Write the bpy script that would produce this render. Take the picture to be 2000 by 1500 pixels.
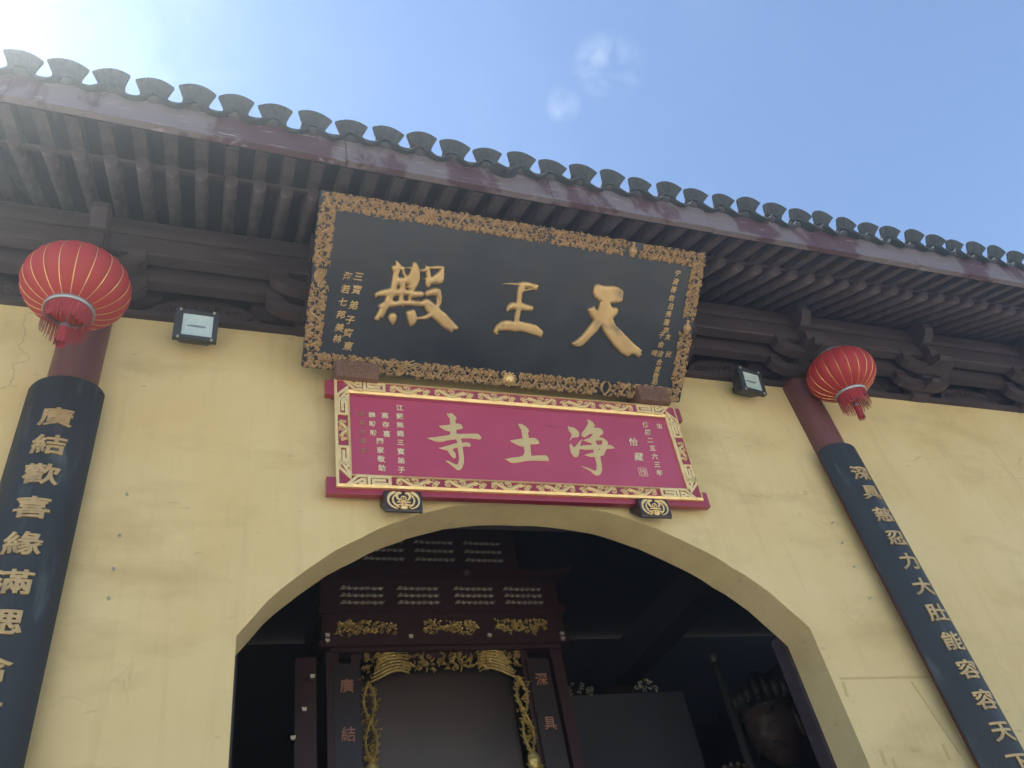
import bpy, bmesh, math, random
import numpy as np
from mathutils import Matrix, Vector
S = bpy.context.scene
C = S.collection
for o in list(bpy.data.objects): bpy.data.objects.remove(o)
R = math.radians
# ------------------------------------------------------------------ camera
cam_d = bpy.data.cameras.new('camera'); cam = bpy.data.objects.new('camera', cam_d); C.objects.link(cam)
cam_d.sensor_width = 36.0; cam_d.lens = 36.0 * 1595.1 / 2000.0; cam_d.clip_start = 0.05; cam_d.clip_end = 3000
def cam_matrix(pitch, roll, yaw, loc):
    fwd0 = Vector((math.sin(yaw), math.cos(yaw), 0)); right0 = Vector((math.cos(yaw), -math.sin(yaw), 0)); up0 = Vector((0, 0, 1))
    fwd = fwd0 * math.cos(pitch) + up0 * math.sin(pitch); up = up0 * math.cos(pitch) - fwd0 * math.sin(pitch)
    right = right0 * math.cos(roll) + up * math.sin(roll); up2 = up * math.cos(roll) - right0 * math.sin(roll)
    m = Matrix.Identity(4)
    for i in range(3): m[i][0] = right[i]; m[i][1] = up2[i]; m[i][2] = -fwd[i]; m[i][3] = loc[i]
    return m
cam.matrix_world = cam_matrix(R(40.995), R(-12.558), R(26.353), (-2.0542, -4.25, 1.6))
S.camera = cam
# ------------------------------------------------------------------ sky, sun, exposure
SUN_EL, SUN_AZ = 48.0, -57.0          # azimuth from +Y (into the hall) towards +X
w = bpy.data.worlds.new('World'); S.world = w; w.use_nodes = True
wn, wl = w.node_tree.nodes, w.node_tree.links
bg = wn['Background']; bg.inputs[1].default_value = 0.085
sky = wn.new('ShaderNodeTexSky'); sky.sky_type = 'NISHITA'; sky.sun_disc = False
sky.sun_elevation = R(SUN_EL); sky.sun_rotation = R(SUN_AZ); sky.air_density = 1.0; sky.dust_density = 0.0; sky.ozone_density = 1.6
tc = wn.new('ShaderNodeTexCoord')
def wmath(op, a, b=None, c=None):
    n = wn.new('ShaderNodeMath'); n.operation = op
    for i, v in enumerate((a, b, c)):
        if v is None: continue
        if isinstance(v, (int, float)): n.inputs[i].default_value = v
        else: wl.new(v, n.inputs[i])
    return n.outputs[0]
nz = wn.new('ShaderNodeTexNoise'); nz.inputs['Scale'].default_value = 13.0; nz.inputs['Detail'].default_value = 8; nz.inputs['Roughness'].default_value = 0.62; nz.inputs['Distortion'].default_value = 0.6
wl.new(tc.outputs['Generated'], nz.inputs['Vector'])
nz2 = wn.new('ShaderNodeTexNoise'); nz2.inputs['Scale'].default_value = 2.2; nz2.inputs['Detail'].default_value = 4; nz2.inputs['Roughness'].default_value = 0.55
wl.new(tc.outputs['Generated'], nz2.inputs['Vector'])
def cloud(d, half_deg, amount):       # a small cumulus wisp standing in this direction of the sky
    v = wn.new('ShaderNodeVectorMath'); v.operation = 'DOT_PRODUCT'; wl.new(tc.outputs['Generated'], v.inputs[0]); v.inputs[1].default_value = Vector(d).normalized()
    mr = wn.new('ShaderNodeMapRange'); mr.interpolation_type = 'SMOOTHSTEP'; wl.new(v.outputs['Value'], mr.inputs[0])
    mr.inputs[1].default_value = math.cos(R(half_deg)); mr.inputs[2].default_value = math.cos(R(half_deg * 0.1)); mr.inputs[3].default_value = 0; mr.inputs[4].default_value = amount
    return mr.outputs[0]
acc = None
for d, h, a in (((0.376, 0.352, 0.857), 2.3, 0.19), ((0.390, 0.350, 0.852), 2.2, 0.10), ((0.343, 0.404, 0.848), 1.4, 0.17), ((-0.118, 0.458, 0.881), 6.0, 0.07), ((-0.05, 0.44, 0.896), 4.0, 0.06),
                ((-0.7, 0.3, 0.6), 9, 0.3), ((0.6, -0.5, 0.6), 12, 0.3), ((-0.3, -0.8, 0.5), 14, 0.3), ((0.75, 0.45, 0.45), 8, 0.28), ((-0.6, -0.4, 0.7), 10, 0.3)):
    m = cloud(d, h, a); acc = m if acc is None else wmath('MAXIMUM', acc, m)
puff = wmath('MULTIPLY', acc, wmath('MULTIPLY', wmath('MAXIMUM', wmath('SUBTRACT', nz.outputs['Fac'], 0.40), 0.0), 6.0))
veil = wmath('MULTIPLY', wmath('MAXIMUM', wmath('SUBTRACT', nz2.outputs['Fac'], 0.50), 0.0), 0.3)
fac = wmath('MINIMUM', wmath('ADD', puff, veil), 0.85)
mixc = wn.new('ShaderNodeMix'); mixc.data_type = 'RGBA'
wl.new(fac, mixc.inputs[0]); wl.new(sky.outputs[0], mixc.inputs[6]); mixc.inputs[7].default_value = (4.6, 5.0, 5.6, 1)
wl.new(mixc.outputs[2], bg.inputs[0])
sun_d = bpy.data.lights.new('sun', 'SUN'); sun_d.energy = 5.0; sun_d.angle = R(0.53); sun_d.color = (1.0, 0.94, 0.84)
sun = bpy.data.objects.new('sun', sun_d); C.objects.link(sun); sun.location = (-8, 8, 18)
sd = Vector((math.sin(R(SUN_AZ)) * math.cos(R(SUN_EL)), math.cos(R(SUN_AZ)) * math.cos(R(SUN_EL)), math.sin(R(SUN_EL))))
sun.rotation_euler = sd.to_track_quat('Z', 'Y').to_euler()
vs = S.view_settings; vs.view_transform = 'Standard'; vs.look = 'None'; vs.gamma = 1.0; vs.exposure = 1.8; vs.use_curve_mapping = False
S.cycles.max_bounces = 7; S.cycles.diffuse_bounces = 4; S.cycles.glossy_bounces = 3; S.cycles.volume_bounces = 0; S.cycles.sample_clamp_indirect = 6.0
# ------------------------------------------------------------------ materials
def mat(name, c1, c2=None, rough=0.6, metal=0.0, scale=6.0, stretch=(1, 1, 1), lo=0.35, hi=0.65, detail=6, bump=0.0, bscale=40.0, bdist=0.004, rough2=None, coat=0.0, spec=0.5, c3=None, scale3=1.2, lo3=0.5, hi3=0.7, stretch3=(1, 1, 1), edge=False):
    m = bpy.data.materials.new(name); m.use_nodes = True; n, l = m.node_tree.nodes, m.node_tree.links; p = n['Principled BSDF']
    p.inputs['Roughness'].default_value = rough; p.inputs['Metallic'].default_value = metal; p.inputs['Specular IOR Level'].default_value = spec
    if coat: p.inputs['Coat Weight'].default_value = coat; p.inputs['Coat Roughness'].default_value = 0.12
    t = n.new('ShaderNodeTexCoord')
    def noise(sc, st, det):
        mp = n.new('ShaderNodeMapping'); mp.inputs['Scale'].default_value = st; l.new(t.outputs['Object'], mp.inputs[0])
        z = n.new('ShaderNodeTexNoise'); z.inputs['Scale'].default_value = sc; z.inputs['Detail'].default_value = det; z.inputs['Roughness'].default_value = 0.6; l.new(mp.outputs[0], z.inputs['Vector']); return z.outputs['Fac']
    def ramp(f, a, b):
        r = n.new('ShaderNodeMapRange'); r.inputs[1].default_value = a; r.inputs[2].default_value = b; l.new(f, r.inputs[0]); return r.outputs[0]
    def mix(f, a, b):
        x = n.new('ShaderNodeMix'); x.data_type = 'RGBA'; l.new(f, x.inputs[0])
        for i, v in ((6, a), (7, b)):
            if isinstance(v, tuple): x.inputs[i].default_value = (*v, 1)
            else: l.new(v, x.inputs[i])
        return x.outputs[2]
    col = None
    if c2:
        f = ramp(noise(scale, stretch, detail), lo, hi); col = mix(f, c1, c2)
        if rough2 is not None:
            r = n.new('ShaderNodeMapRange'); l.new(f, r.inputs[0]); r.inputs[3].default_value = rough; r.inputs[4].default_value = rough2; l.new(r.outputs[0], p.inputs['Roughness'])
        if c3: col = mix(ramp(noise(scale3, stretch3, 8), lo3, hi3), col, c3)
        l.new(col, p.inputs['Base Color'])
    else: p.inputs['Base Color'].default_value = (*c1, 1)
    if bump:
        b = n.new('ShaderNodeBump'); b.inputs['Strength'].default_value = bump; b.inputs['Distance'].default_value = bdist
        l.new(noise(bscale, stretch, 5), b.inputs['Height']); l.new(b.outputs[0], p.inputs['Normal'])
    return m
M = {}
M['plaster'] = mat('yellow_plaster', (0.62, 0.465, 0.210), (0.685, 0.545, 0.285), rough=0.9, scale=1.3, lo=0.3, hi=0.7, bump=0.35, bscale=26, bdist=0.006, c3=(0.50, 0.37, 0.17), scale3=1.7, lo3=0.52, hi3=0.74, stretch3=(0.6, 0.6, 1.4), spec=0.25)
def plaster_detail(m):                # hairline cracks and dark scuffs
    n, l = m.node_tree.nodes, m.node_tree.links; p = n['Principled BSDF']; src = p.inputs['Base Color'].links[0].from_socket
    t = n.new('ShaderNodeTexCoord')
    wz = n.new('ShaderNodeTexNoise'); wz.inputs['Scale'].default_value = 3.0; wz.inputs['Detail'].default_value = 5; l.new(t.outputs['Object'], wz.inputs['Vector'])
    ad = n.new('ShaderNodeVectorMath'); ad.operation = 'MULTIPLY_ADD'; l.new(wz.outputs['Color'], ad.inputs[0]); ad.inputs[1].default_value = (0.5, 0.5, 0.5); l.new(t.outputs['Object'], ad.inputs[2])
    v = n.new('ShaderNodeTexVoronoi'); v.feature = 'DISTANCE_TO_EDGE'; v.inputs['Scale'].default_value = 0.62; l.new(ad.outputs[0], v.inputs['Vector'])
    r = n.new('ShaderNodeMapRange'); l.new(v.outputs['Distance'], r.inputs[0]); r.inputs[1].default_value = 0.0012; r.inputs[2].default_value = 0.004; r.inputs[3].default_value = 0.34; r.inputs[4].default_value = 0
    gz = n.new('ShaderNodeTexNoise'); gz.inputs['Scale'].default_value = 1.1; l.new(t.outputs['Object'], gz.inputs['Vector'])
    gr = n.new('ShaderNodeMapRange'); l.new(gz.outputs['Fac'], gr.inputs[0]); gr.inputs[1].default_value = 0.52; gr.inputs[2].default_value = 0.64
    mu = n.new('ShaderNodeMath'); mu.operation = 'MULTIPLY'; l.new(r.outputs[0], mu.inputs[0]); l.new(gr.outputs[0], mu.inputs[1])
    x = n.new('ShaderNodeMix'); x.data_type = 'RGBA'; l.new(mu.outputs[0], x.inputs[0]); l.new(src, x.inputs[6]); x.inputs[7].default_value = (0.12, 0.085, 0.05, 1)
    mp = n.new('ShaderNodeMapping'); mp.inputs['Scale'].default_value = (3.2, 3.2, 9.5); mp.inputs['Rotation'].default_value = (0, 0.15, 0); l.new(t.outputs['Object'], mp.inputs[0])
    s = n.new('ShaderNodeTexNoise'); s.inputs['Scale'].default_value = 2.4; s.inputs['Detail'].default_value = 3; l.new(mp.outputs[0], s.inputs['Vector'])
    sr = n.new('ShaderNodeMapRange'); l.new(s.outputs['Fac'], sr.inputs[0]); sr.inputs[1].default_value = 0.675; sr.inputs[2].default_value = 0.74; sr.inputs[4].default_value = 0.38
    y = n.new('ShaderNodeMix'); y.data_type = 'RGBA'; l.new(sr.outputs[0], y.inputs[0]); l.new(x.outputs[2], y.inputs[6]); y.inputs[7].default_value = (0.27, 0.20, 0.11, 1)
    m3 = n.new('ShaderNodeMapping'); m3.inputs['Scale'].default_value = (7.0, 7.0, 0.55); l.new(t.outputs['Object'], m3.inputs[0])
    s3 = n.new('ShaderNodeTexNoise'); s3.inputs['Scale'].default_value = 1.6; s3.inputs['Detail'].default_value = 6; s3.inputs['Roughness'].default_value = 0.65; l.new(m3.outputs[0], s3.inputs['Vector'])
    r3 = n.new('ShaderNodeMapRange'); l.new(s3.outputs['Fac'], r3.inputs[0]); r3.inputs[1].default_value = 0.52; r3.inputs[2].default_value = 0.78; r3.inputs[4].default_value = 0.34
    z = n.new('ShaderNodeMix'); z.data_type = 'RGBA'; l.new(r3.outputs[0], z.inputs[0]); l.new(y.outputs[2], z.inputs[6]); z.inputs[7].default_value = (0.43, 0.32, 0.15, 1)
    l.new(z.outputs[2], p.inputs['Base Color'])
plaster_detail(M['plaster'])
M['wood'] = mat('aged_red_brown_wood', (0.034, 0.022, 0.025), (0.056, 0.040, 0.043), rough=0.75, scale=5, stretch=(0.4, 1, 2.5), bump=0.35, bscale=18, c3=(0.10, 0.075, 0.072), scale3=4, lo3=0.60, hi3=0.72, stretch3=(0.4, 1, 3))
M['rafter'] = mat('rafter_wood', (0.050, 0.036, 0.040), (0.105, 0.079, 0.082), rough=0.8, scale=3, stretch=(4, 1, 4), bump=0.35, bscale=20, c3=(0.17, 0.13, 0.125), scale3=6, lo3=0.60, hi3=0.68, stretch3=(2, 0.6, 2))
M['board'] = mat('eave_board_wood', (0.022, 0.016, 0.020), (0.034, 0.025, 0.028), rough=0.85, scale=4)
M['pillar'] = mat('pillar_paint', (0.12, 0.045, 0.042), (0.16, 0.065, 0.058), rough=0.5, scale=3, stretch=(2, 2, 0.4), bump=0.1, bscale=20, c3=(0.24, 0.16, 0.14), scale3=8, lo3=0.68, hi3=0.75)
M['fascia'] = mat('weathered_red_fascia', (0.072, 0.031, 0.037), (0.145, 0.117, 0.124), rough=0.75, scale=3.4, stretch=(1.0, 1, 0.40), lo=0.465, hi=0.53, detail=12, bump=0.4, bscale=18, bdist=0.004, c3=(0.26, 0.22, 0.22), scale3=7.5, lo3=0.60, hi3=0.66, stretch3=(0.6, 1, 5))
M['tile'] = mat('grey_clay_tile', (0.018, 0.024, 0.028), (0.042, 0.050, 0.053), rough=0.8, scale=14, bump=0.5, bscale=45, bdist=0.006, c3=(0.040, 0.056, 0.032), scale3=7, lo3=0.55, hi3=0.72)
M['mortar'] = mat('tile_mortar', (0.085, 0.078, 0.068), (0.045, 0.045, 0.043), rough=0.9, scale=12)
M['lacquer'] = mat('black_blue_lacquer', (0.008, 0.012, 0.019), (0.013, 0.019, 0.028), rough=0.28, scale=2.2, lo=0.4, hi=0.62, rough2=0.5, bump=0.08, bscale=6, c3=(0.024, 0.031, 0.040), scale3=3.0, lo3=0.52, hi3=0.75, stretch3=(0.6, 1, 1.3))
M['oldgold'] = mat('aged_gold_leaf', (0.56, 0.375, 0.165), (0.44, 0.29, 0.125), rough=0.42, metal=0.45, scale=9, bump=0.25, bscale=28, c3=(0.16, 0.13, 0.10), scale3=7, lo3=0.56, hi3=0.76)
M['frieze_gold'] = mat('dull_gold_carving', (0.44, 0.285, 0.135), (0.30, 0.185, 0.085), rough=0.55, metal=0.3, scale=24, bump=0.3, bscale=60, bdist=0.003)
M['gold'] = mat('bright_gold', (0.86, 0.64, 0.30), (0.76, 0.54, 0.23), rough=0.35, metal=0.4, scale=18, bump=0.2, bscale=90, bdist=0.002)
M['foil'] = mat('crinkled_gold_foil', (0.74, 0.55, 0.26), (0.52, 0.37, 0.165), rough=0.42, metal=0.35, scale=160, detail=3, bump=0.6, bscale=200, bdist=0.002)
M['ivory'] = mat('pale_gold_paint', (0.80, 0.68, 0.42), (0.72, 0.58, 0.34), rough=0.4, metal=0.3, scale=60)
M['faded'] = mat('faded_gold_paint', (0.36, 0.16, 0.11), (0.42, 0.22, 0.13), rough=0.5, scale=60)
M['red'] = mat('crimson_lacquer', (0.37, 0.032, 0.066), (0.41, 0.045, 0.085), rough=0.24, scale=2, coat=0.5, bump=0.03, bscale=3, c3=(0.25, 0.012, 0.02), scale3=5, lo3=0.66, hi3=0.72, stretch3=(0.35, 1, 3))
M['red_frame'] = mat('red_frame_lacquer', (0.30, 0.02, 0.045), (0.26, 0.018, 0.04), rough=0.3, scale=5, coat=0.3)
M['blackbox'] = mat('dark_brown_block', (0.030, 0.020, 0.022), (0.042, 0.028, 0.028), rough=0.4, scale=12)
M['carved'] = mat('carved_brown_block', (0.20, 0.105, 0.062), (0.12, 0.062, 0.04), rough=0.75, scale=60, lo=0.42, hi=0.6, bump=0.8, bscale=55, bdist=0.01)
M['couplet'] = mat('weathered_black_board', (0.014, 0.016, 0.018), (0.023, 0.027, 0.030), rough=0.46, scale=5, stretch=(1, 1, 0.35), rough2=0.62, bump=0.25, bscale=14, bdist=0.004, c3=(0.085, 0.10, 0.105), scale3=3.6, lo3=0.57, hi3=0.76, stretch3=(2.2, 2.2, 0.6))
M['silver'] = mat('silver_foil', (0.36, 0.36, 0.37), rough=0.4, metal=0.7)
M['brass'] = mat('brass_wire', (0.85, 0.62, 0.22), rough=0.3, metal=0.8)
M['fringe'] = mat('red_fringe', (0.42, 0.035, 0.045), (0.28, 0.02, 0.03), rough=0.8, scale=80, stretch=(1, 1, 0.1))
M['blackmetal'] = mat('black_metal', (0.022, 0.024, 0.026), (0.035, 0.037, 0.04), rough=0.45, scale=30)
M['greymetal'] = mat('grey_metal', (0.42, 0.39, 0.33), rough=0.6, metal=0.0)
M['reflector'] = mat('lamp_reflector', (0.84, 0.86, 0.83), (0.72, 0.75, 0.72), rough=0.5, metal=0.0, scale=60, bump=0.5, bscale=70, bdist=0.004)
M['paving'] = mat('courtyard_stone', (0.56, 0.52, 0.44), (0.48, 0.44, 0.37), rough=0.85, scale=0.8)
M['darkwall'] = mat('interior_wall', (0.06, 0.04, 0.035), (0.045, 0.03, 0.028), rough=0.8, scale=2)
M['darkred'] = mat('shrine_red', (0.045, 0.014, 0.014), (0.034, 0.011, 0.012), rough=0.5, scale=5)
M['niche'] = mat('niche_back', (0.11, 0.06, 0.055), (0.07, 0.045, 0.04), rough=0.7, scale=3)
M['shrine_gold'] = mat('shrine_gilt', (0.72, 0.55, 0.20), (0.45, 0.33, 0.11), rough=0.38, metal=0.55, scale=30)
M['silvergilt'] = mat('silver_gilt', (0.46, 0.42, 0.33), (0.26, 0.23, 0.18), rough=0.4, metal=0.4, scale=30)
M['panel'] = mat('grey_blue_panel', (0.085, 0.085, 0.10), (0.07, 0.072, 0.085), rough=0.7, scale=2)
M['mottle'] = mat('mottled_reflection', (0.30, 0.33, 0.28), (0.16, 0.19, 0.16), rough=0.6, scale=22, lo=0.4, hi=0.6)  # colours of the pane's mottled reflection, painted onto the niche mound
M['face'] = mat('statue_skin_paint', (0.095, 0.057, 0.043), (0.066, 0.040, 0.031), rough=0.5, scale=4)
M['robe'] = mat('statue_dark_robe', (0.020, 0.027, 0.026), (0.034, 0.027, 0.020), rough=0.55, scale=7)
M['tape'] = mat('old_adhesive_tape', (0.54, 0.40, 0.165), (0.47, 0.35, 0.15), rough=0.7, scale=20)
M['cord'] = mat('dark_cord', (0.03, 0.03, 0.035), rough=0.7)
def fabric():
    m = bpy.data.materials.new('red_lantern_silk'); m.use_nodes = True; n, l = m.node_tree.nodes, m.node_tree.links
    p = n['Principled BSDF']; p.inputs['Base Color'].default_value = (0.50, 0.045, 0.045, 1); p.inputs['Roughness'].default_value = 0.6
    t = n.new('ShaderNodeBsdfTranslucent'); t.inputs[0].default_value = (0.70, 0.10, 0.055, 1)
    x = n.new('ShaderNodeMixShader'); x.inputs[0].default_value = 0.42; l.new(p.outputs[0], x.inputs[1]); l.new(t.outputs[0], x.inputs[2]); l.new(x.outputs[0], n['Material Output'].inputs[0]); return m
M['silk'] = fabric()
def glass(name='clear_glass', rough=0.03, tint=(1, 1, 1)):
    m = bpy.data.materials.new(name); m.use_nodes = True; n, l = m.node_tree.nodes, m.node_tree.links
    g = n.new('ShaderNodeBsdfGlossy'); g.inputs['Roughness'].default_value = rough; g.inputs['Color'].default_value = (*tint, 1); t = n.new('ShaderNodeBsdfTransparent'); t.inputs[0].default_value = (0.9, 0.93, 0.92, 1)
    f = n.new('ShaderNodeLayerWeight'); f.inputs[0].default_value = 0.5; x = n.new('ShaderNodeMixShader')
    pw = n.new('ShaderNodeMath'); pw.operation = 'POWER'; l.new(f.outputs['Facing'], pw.inputs[0]); pw.inputs[1].default_value = 5.0
    ma = n.new('ShaderNodeMath'); ma.operation = 'MULTIPLY_ADD'; l.new(pw.outputs[0], ma.inputs[0]); ma.inputs[1].default_value = 0.94; ma.inputs[2].default_value = 0.045
    l.new(ma.outputs[0], x.inputs[0]); l.new(t.outputs[0], x.inputs[1]); l.new(g.outputs[0], x.inputs[2]); l.new(x.outputs[0], n['Material Output'].inputs[0]); return m
M['glass'] = glass(); M['dustyglass'] = glass('dusty_glass', 0.35, (0.95, 0.72, 0.60))
# ------------------------------------------------------------------ mesh helpers
class MB:
    def __init__(s): s.v = []; s.f = []
    def add(s, vs, fs): b = len(s.v); s.v += [tuple(x) for x in vs]; s.f += [tuple(b + i for i in f) for f in fs]; return s
    def box(s, c, d, rx=0, ry=0, rz=0, taper=1.0):
        m = Matrix.Rotation(rz, 3, 'Z') @ Matrix.Rotation(ry, 3, 'Y') @ Matrix.Rotation(rx, 3, 'X'); vs = []
        for z in (-1, 1):
            k = taper if z < 0 else 1.0
            for x, y in ((-1, -1), (1, -1), (1, 1), (-1, 1)): vs.append(Vector(c) + m @ Vector((x * d[0] / 2 * k, y * d[1] / 2 * k, z * d[2] / 2)))
        return s.add(vs, [(3, 2, 1, 0), (4, 5, 6, 7), (0, 1, 5, 4), (1, 2, 6, 5), (2, 3, 7, 6), (3, 0, 4, 7)])
    def prism(s, poly, f, a, b):          # poly of 2D points swept from a to b; f(p, q, t) -> 3D
        n = len(poly); vs = [f(p, q, a) for p, q in poly] + [f(p, q, b) for p, q in poly]
        return s.add(vs, [tuple(range(n))[::-1], tuple(range(n, 2 * n))] + [(i, (i + 1) % n, n + (i + 1) % n, n + i) for i in range(n)])
    def tube(s, pts, r, k=8, caps=True):
        pts = [Vector(p) for p in pts]; n = len(pts); rs = r if isinstance(r, (list, tuple)) else [r] * n; vs = []
        up = Vector((0.123, 0.31, 0.94))
        for i, p in enumerate(pts):
            t = (pts[min(i + 1, n - 1)] - pts[max(i - 1, 0)]).normalized(); a = t.cross(up)
            if a.length < 1e-3: a = t.cross(Vector((1, 0, 0)))
            a.normalize(); b = t.cross(a)
            for j in range(k): th = 2 * math.pi * j / k; vs.append(p + (a * math.cos(th) + b * math.sin(th)) * rs[i])
        fs = [(i * k + j, i * k + (j + 1) % k, (i + 1) * k + (j + 1) % k, (i + 1) * k + j) for i in range(n - 1) for j in range(k)]
        if caps: fs += [tuple(range(k))[::-1], tuple((n - 1) * k + j for j in range(k))]
        return s.add(vs, fs)
    def lathe(s, prof, c=(0, 0, 0), k=16, lobes=0, depth=0.0, cap=False):
        vs = []
        for r, z in prof:
            for j in range(k):
                th = 2 * math.pi * j / k; q = r
                if lobes: q = r * (1 - depth * (1 - abs(math.sin(th * lobes / 2)) ** 0.8))
                vs.append((c[0] + q * math.cos(th), c[1] + q * math.sin(th), c[2] + z))
        n = len(prof); fs = [(i * k + j, i * k + (j + 1) % k, (i + 1) * k + (j + 1) % k, (i + 1) * k + j) for i in range(n - 1) for j in range(k)]
        if cap: fs += [tuple(range(k))[::-1], tuple((n - 1) * k + j for j in range(k))]
        return s.add(vs, fs)
    def grid(s, rows):
        n = len(rows[0]); b = len(s.v); vs = [p for r in rows for p in r]
        return s.add(vs, [(i * n + j, i * n + j + 1, (i + 1) * n + j + 1, (i + 1) * n + j) for i in range(len(rows) - 1) for j in range(n - 1)])
    def ribbon(s, pts, wd, h, y0=0.0, base=0.0):   # raised carving on the x-z plane, facing -y: ridge above two feet
        n = len(pts); vs = []
        for i, (x, z) in enumerate(pts):
            a = pts[max(i - 1, 0)]; b = pts[min(i + 1, n - 1)]; dx, dz = b[0] - a[0], b[1] - a[1]; L = math.hypot(dx, dz) or 1; nx, nz = -dz / L, dx / L
            ww = (wd[i] if isinstance(wd, (list, tuple)) else wd) / 2; hh = h * min(1, 0.45 + ww * 40)
            vs += [(x + nx * ww, y0 + base, z + nz * ww), (x + nx * ww * 0.75, y0 - hh * 0.72, z + nz * ww * 0.75), (x, y0 - hh, z), (x - nx * ww * 0.75, y0 - hh * 0.72, z - nz * ww * 0.75), (x - nx * ww, y0 + base, z - nz * ww)]
        fs = [(i * 5 + j, (i + 1) * 5 + j, (i + 1) * 5 + j + 1, i * 5 + j + 1) for i in range(n - 1) for j in range(4)]
        fs += [(0, 1, 2, 3, 4), tuple((n - 1) * 5 + j for j in (4, 3, 2, 1, 0))]
        return s.add(vs, fs)
    def blob(s, c, d, k=8, rows=5):
        vs = []; fs = []
        for i in range(rows + 1):
            ph = -math.pi / 2 + math.pi * i / rows
            for j in range(k): th = 2 * math.pi * j / k; vs.append((c[0] + d[0] * math.cos(ph) * math.cos(th), c[1] + d[1] * math.cos(ph) * math.sin(th), c[2] + d[2] * math.sin(ph)))
        fs = [(i * k + j, i * k + (j + 1) % k, (i + 1) * k + (j + 1) % k, (i + 1) * k + j) for i in range(rows) for j in range(k)]
        return s.add(vs, fs)
    def mesh(s, name, m, smooth=False):
        me = bpy.data.meshes.new(name); me.from_pydata(s.v, [], s.f); me.update()
        bm = bmesh.new(); bm.from_mesh(me); bmesh.ops.remove_doubles(bm, verts=bm.verts, dist=1e-6); bmesh.ops.recalc_face_normals(bm, faces=bm.faces); bm.to_mesh(me); bm.free()
        if m: me.materials.append(M[m] if isinstance(m, str) else m)
        if smooth:
            for p in me.polygons: p.use_smooth = True
        return me
def ob(name, me, parent=None, loc=(0, 0, 0), rot=(0, 0, 0), label=None):
    o = bpy.data.objects.new(name, me); C.objects.link(o); o.location = loc; o.rotation_euler = rot
    if parent: o.parent = parent
    if label: o['label'] = label
    return o
def thing(name, label, cat, loc=(0, 0, 0), rot=(0, 0, 0), group=None, me=None):
    o = ob(name, me, None, loc, rot); o['label'] = label; o['category'] = cat
    if group: o['group'] = group
    return o
def bevelled(o, wd=0.004, seg=2):
    b = o.modifiers.new('bevel', 'BEVEL'); b.width = wd; b.segments = seg; b.limit_method = 'ANGLE'; return o
def curve_mesh(cu, name, m):
    o = bpy.data.objects.new('tmp', cu); C.objects.link(o); dg = bpy.context.evaluated_depsgraph_get(); me = bpy.data.meshes.new_from_object(o.evaluated_get(dg)); bpy.data.objects.remove(o); bpy.data.curves.remove(cu)
    me.name = name; me.materials.clear(); me.materials.append(M[m]); return me
FRONT = Matrix(((1, 0, 0, 0), (0, 0, -1, 0), (0, 1, 0, 0), (0, 0, 0, 1)))   # glyph plane (x, y) -> (x, z), its front towards -y
def poly_glyph(polys, name, m, ext, bev, off=0.0):
    cu = bpy.data.curves.new(name, 'CURVE'); cu.dimensions = '2D'; cu.fill_mode = 'BOTH'; cu.extrude = ext; cu.bevel_depth = bev; cu.bevel_resolution = 2; cu.offset = off
    for s in polys:
        pts = [tuple(int(q) / 1000 for q in p.split(',')) for p in s.split()]
        sp = cu.splines.new('POLY'); sp.points.add(len(pts) - 1); sp.use_cyclic_u = True
        for i, p in enumerate(pts): sp.points[i].co = (*p, 0, 1)
    me = curve_mesh(cu, name, m); me.transform(FRONT); return me
def relief_glyph(polys, name, m, H=0.026, rad=0.026, cell=0.0055):   # rounded carved strokes: height grows from the outline inwards
    L = [np.array([[int(q) / 1000 for q in p.split(',')] for p in s.split()]) for s in polys]
    A = np.concatenate(L); B = np.concatenate([np.roll(q, -1, 0) for q in L]); lo = A.min(0) - cell; hi = A.max(0) + cell
    nx, nz_ = [int(math.ceil((hi[k] - lo[k]) / cell)) + 1 for k in (0, 1)]
    X, Z = np.meshgrid(lo[0] + cell * np.arange(nx), lo[1] + cell * np.arange(nz_), indexing='ij'); P = np.stack([X.ravel(), Z.ravel()], 1)
    d2 = np.full(len(P), 1e9); near = np.zeros_like(P); ins = np.zeros(len(P), bool)
    for a, b in zip(A, B):
        e = b - a; t = np.clip(((P - a) @ e) / max(e @ e, 1e-12), 0, 1); q = a + t[:, None] * e; dd = ((P - q) ** 2).sum(1); k = dd < d2; d2[k] = dd[k]; near[k] = q[k]
        if a[1] != b[1]: ins ^= ((a[1] > P[:, 1]) != (b[1] > P[:, 1])) & (P[:, 0] < (b[0] - a[0]) * (P[:, 1] - a[1]) / (b[1] - a[1]) + a[0])
    d = np.sqrt(d2); u = np.clip(d / rad, 0, 1); h = np.where(ins, H * (0.5 * (d > 0.002) + 0.5 * np.sqrt(1 - (1 - u) ** 2)), 0.0)
    Q = np.where(ins[:, None], P, near); I = np.arange(len(P)).reshape(nx, nz_)
    c = np.stack([I[:-1, :-1], I[1:, :-1], I[1:, 1:], I[:-1, 1:]], -1).reshape(-1, 4); c = c[ins[c].sum(1) >= 1]
    use = np.unique(c); mp = -np.ones(len(P), int); mp[use] = np.arange(len(use)); me = bpy.data.meshes.new(name)
    me.from_pydata([(float(Q[i, 0]), float(-h[i]), float(Q[i, 1])) for i in use], [], [tuple(int(v) for v in mp[f]) for f in c]); me.update()
    me.materials.append(M[m])
    for pl in me.polygons: pl.use_smooth = True
    return me
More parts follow.
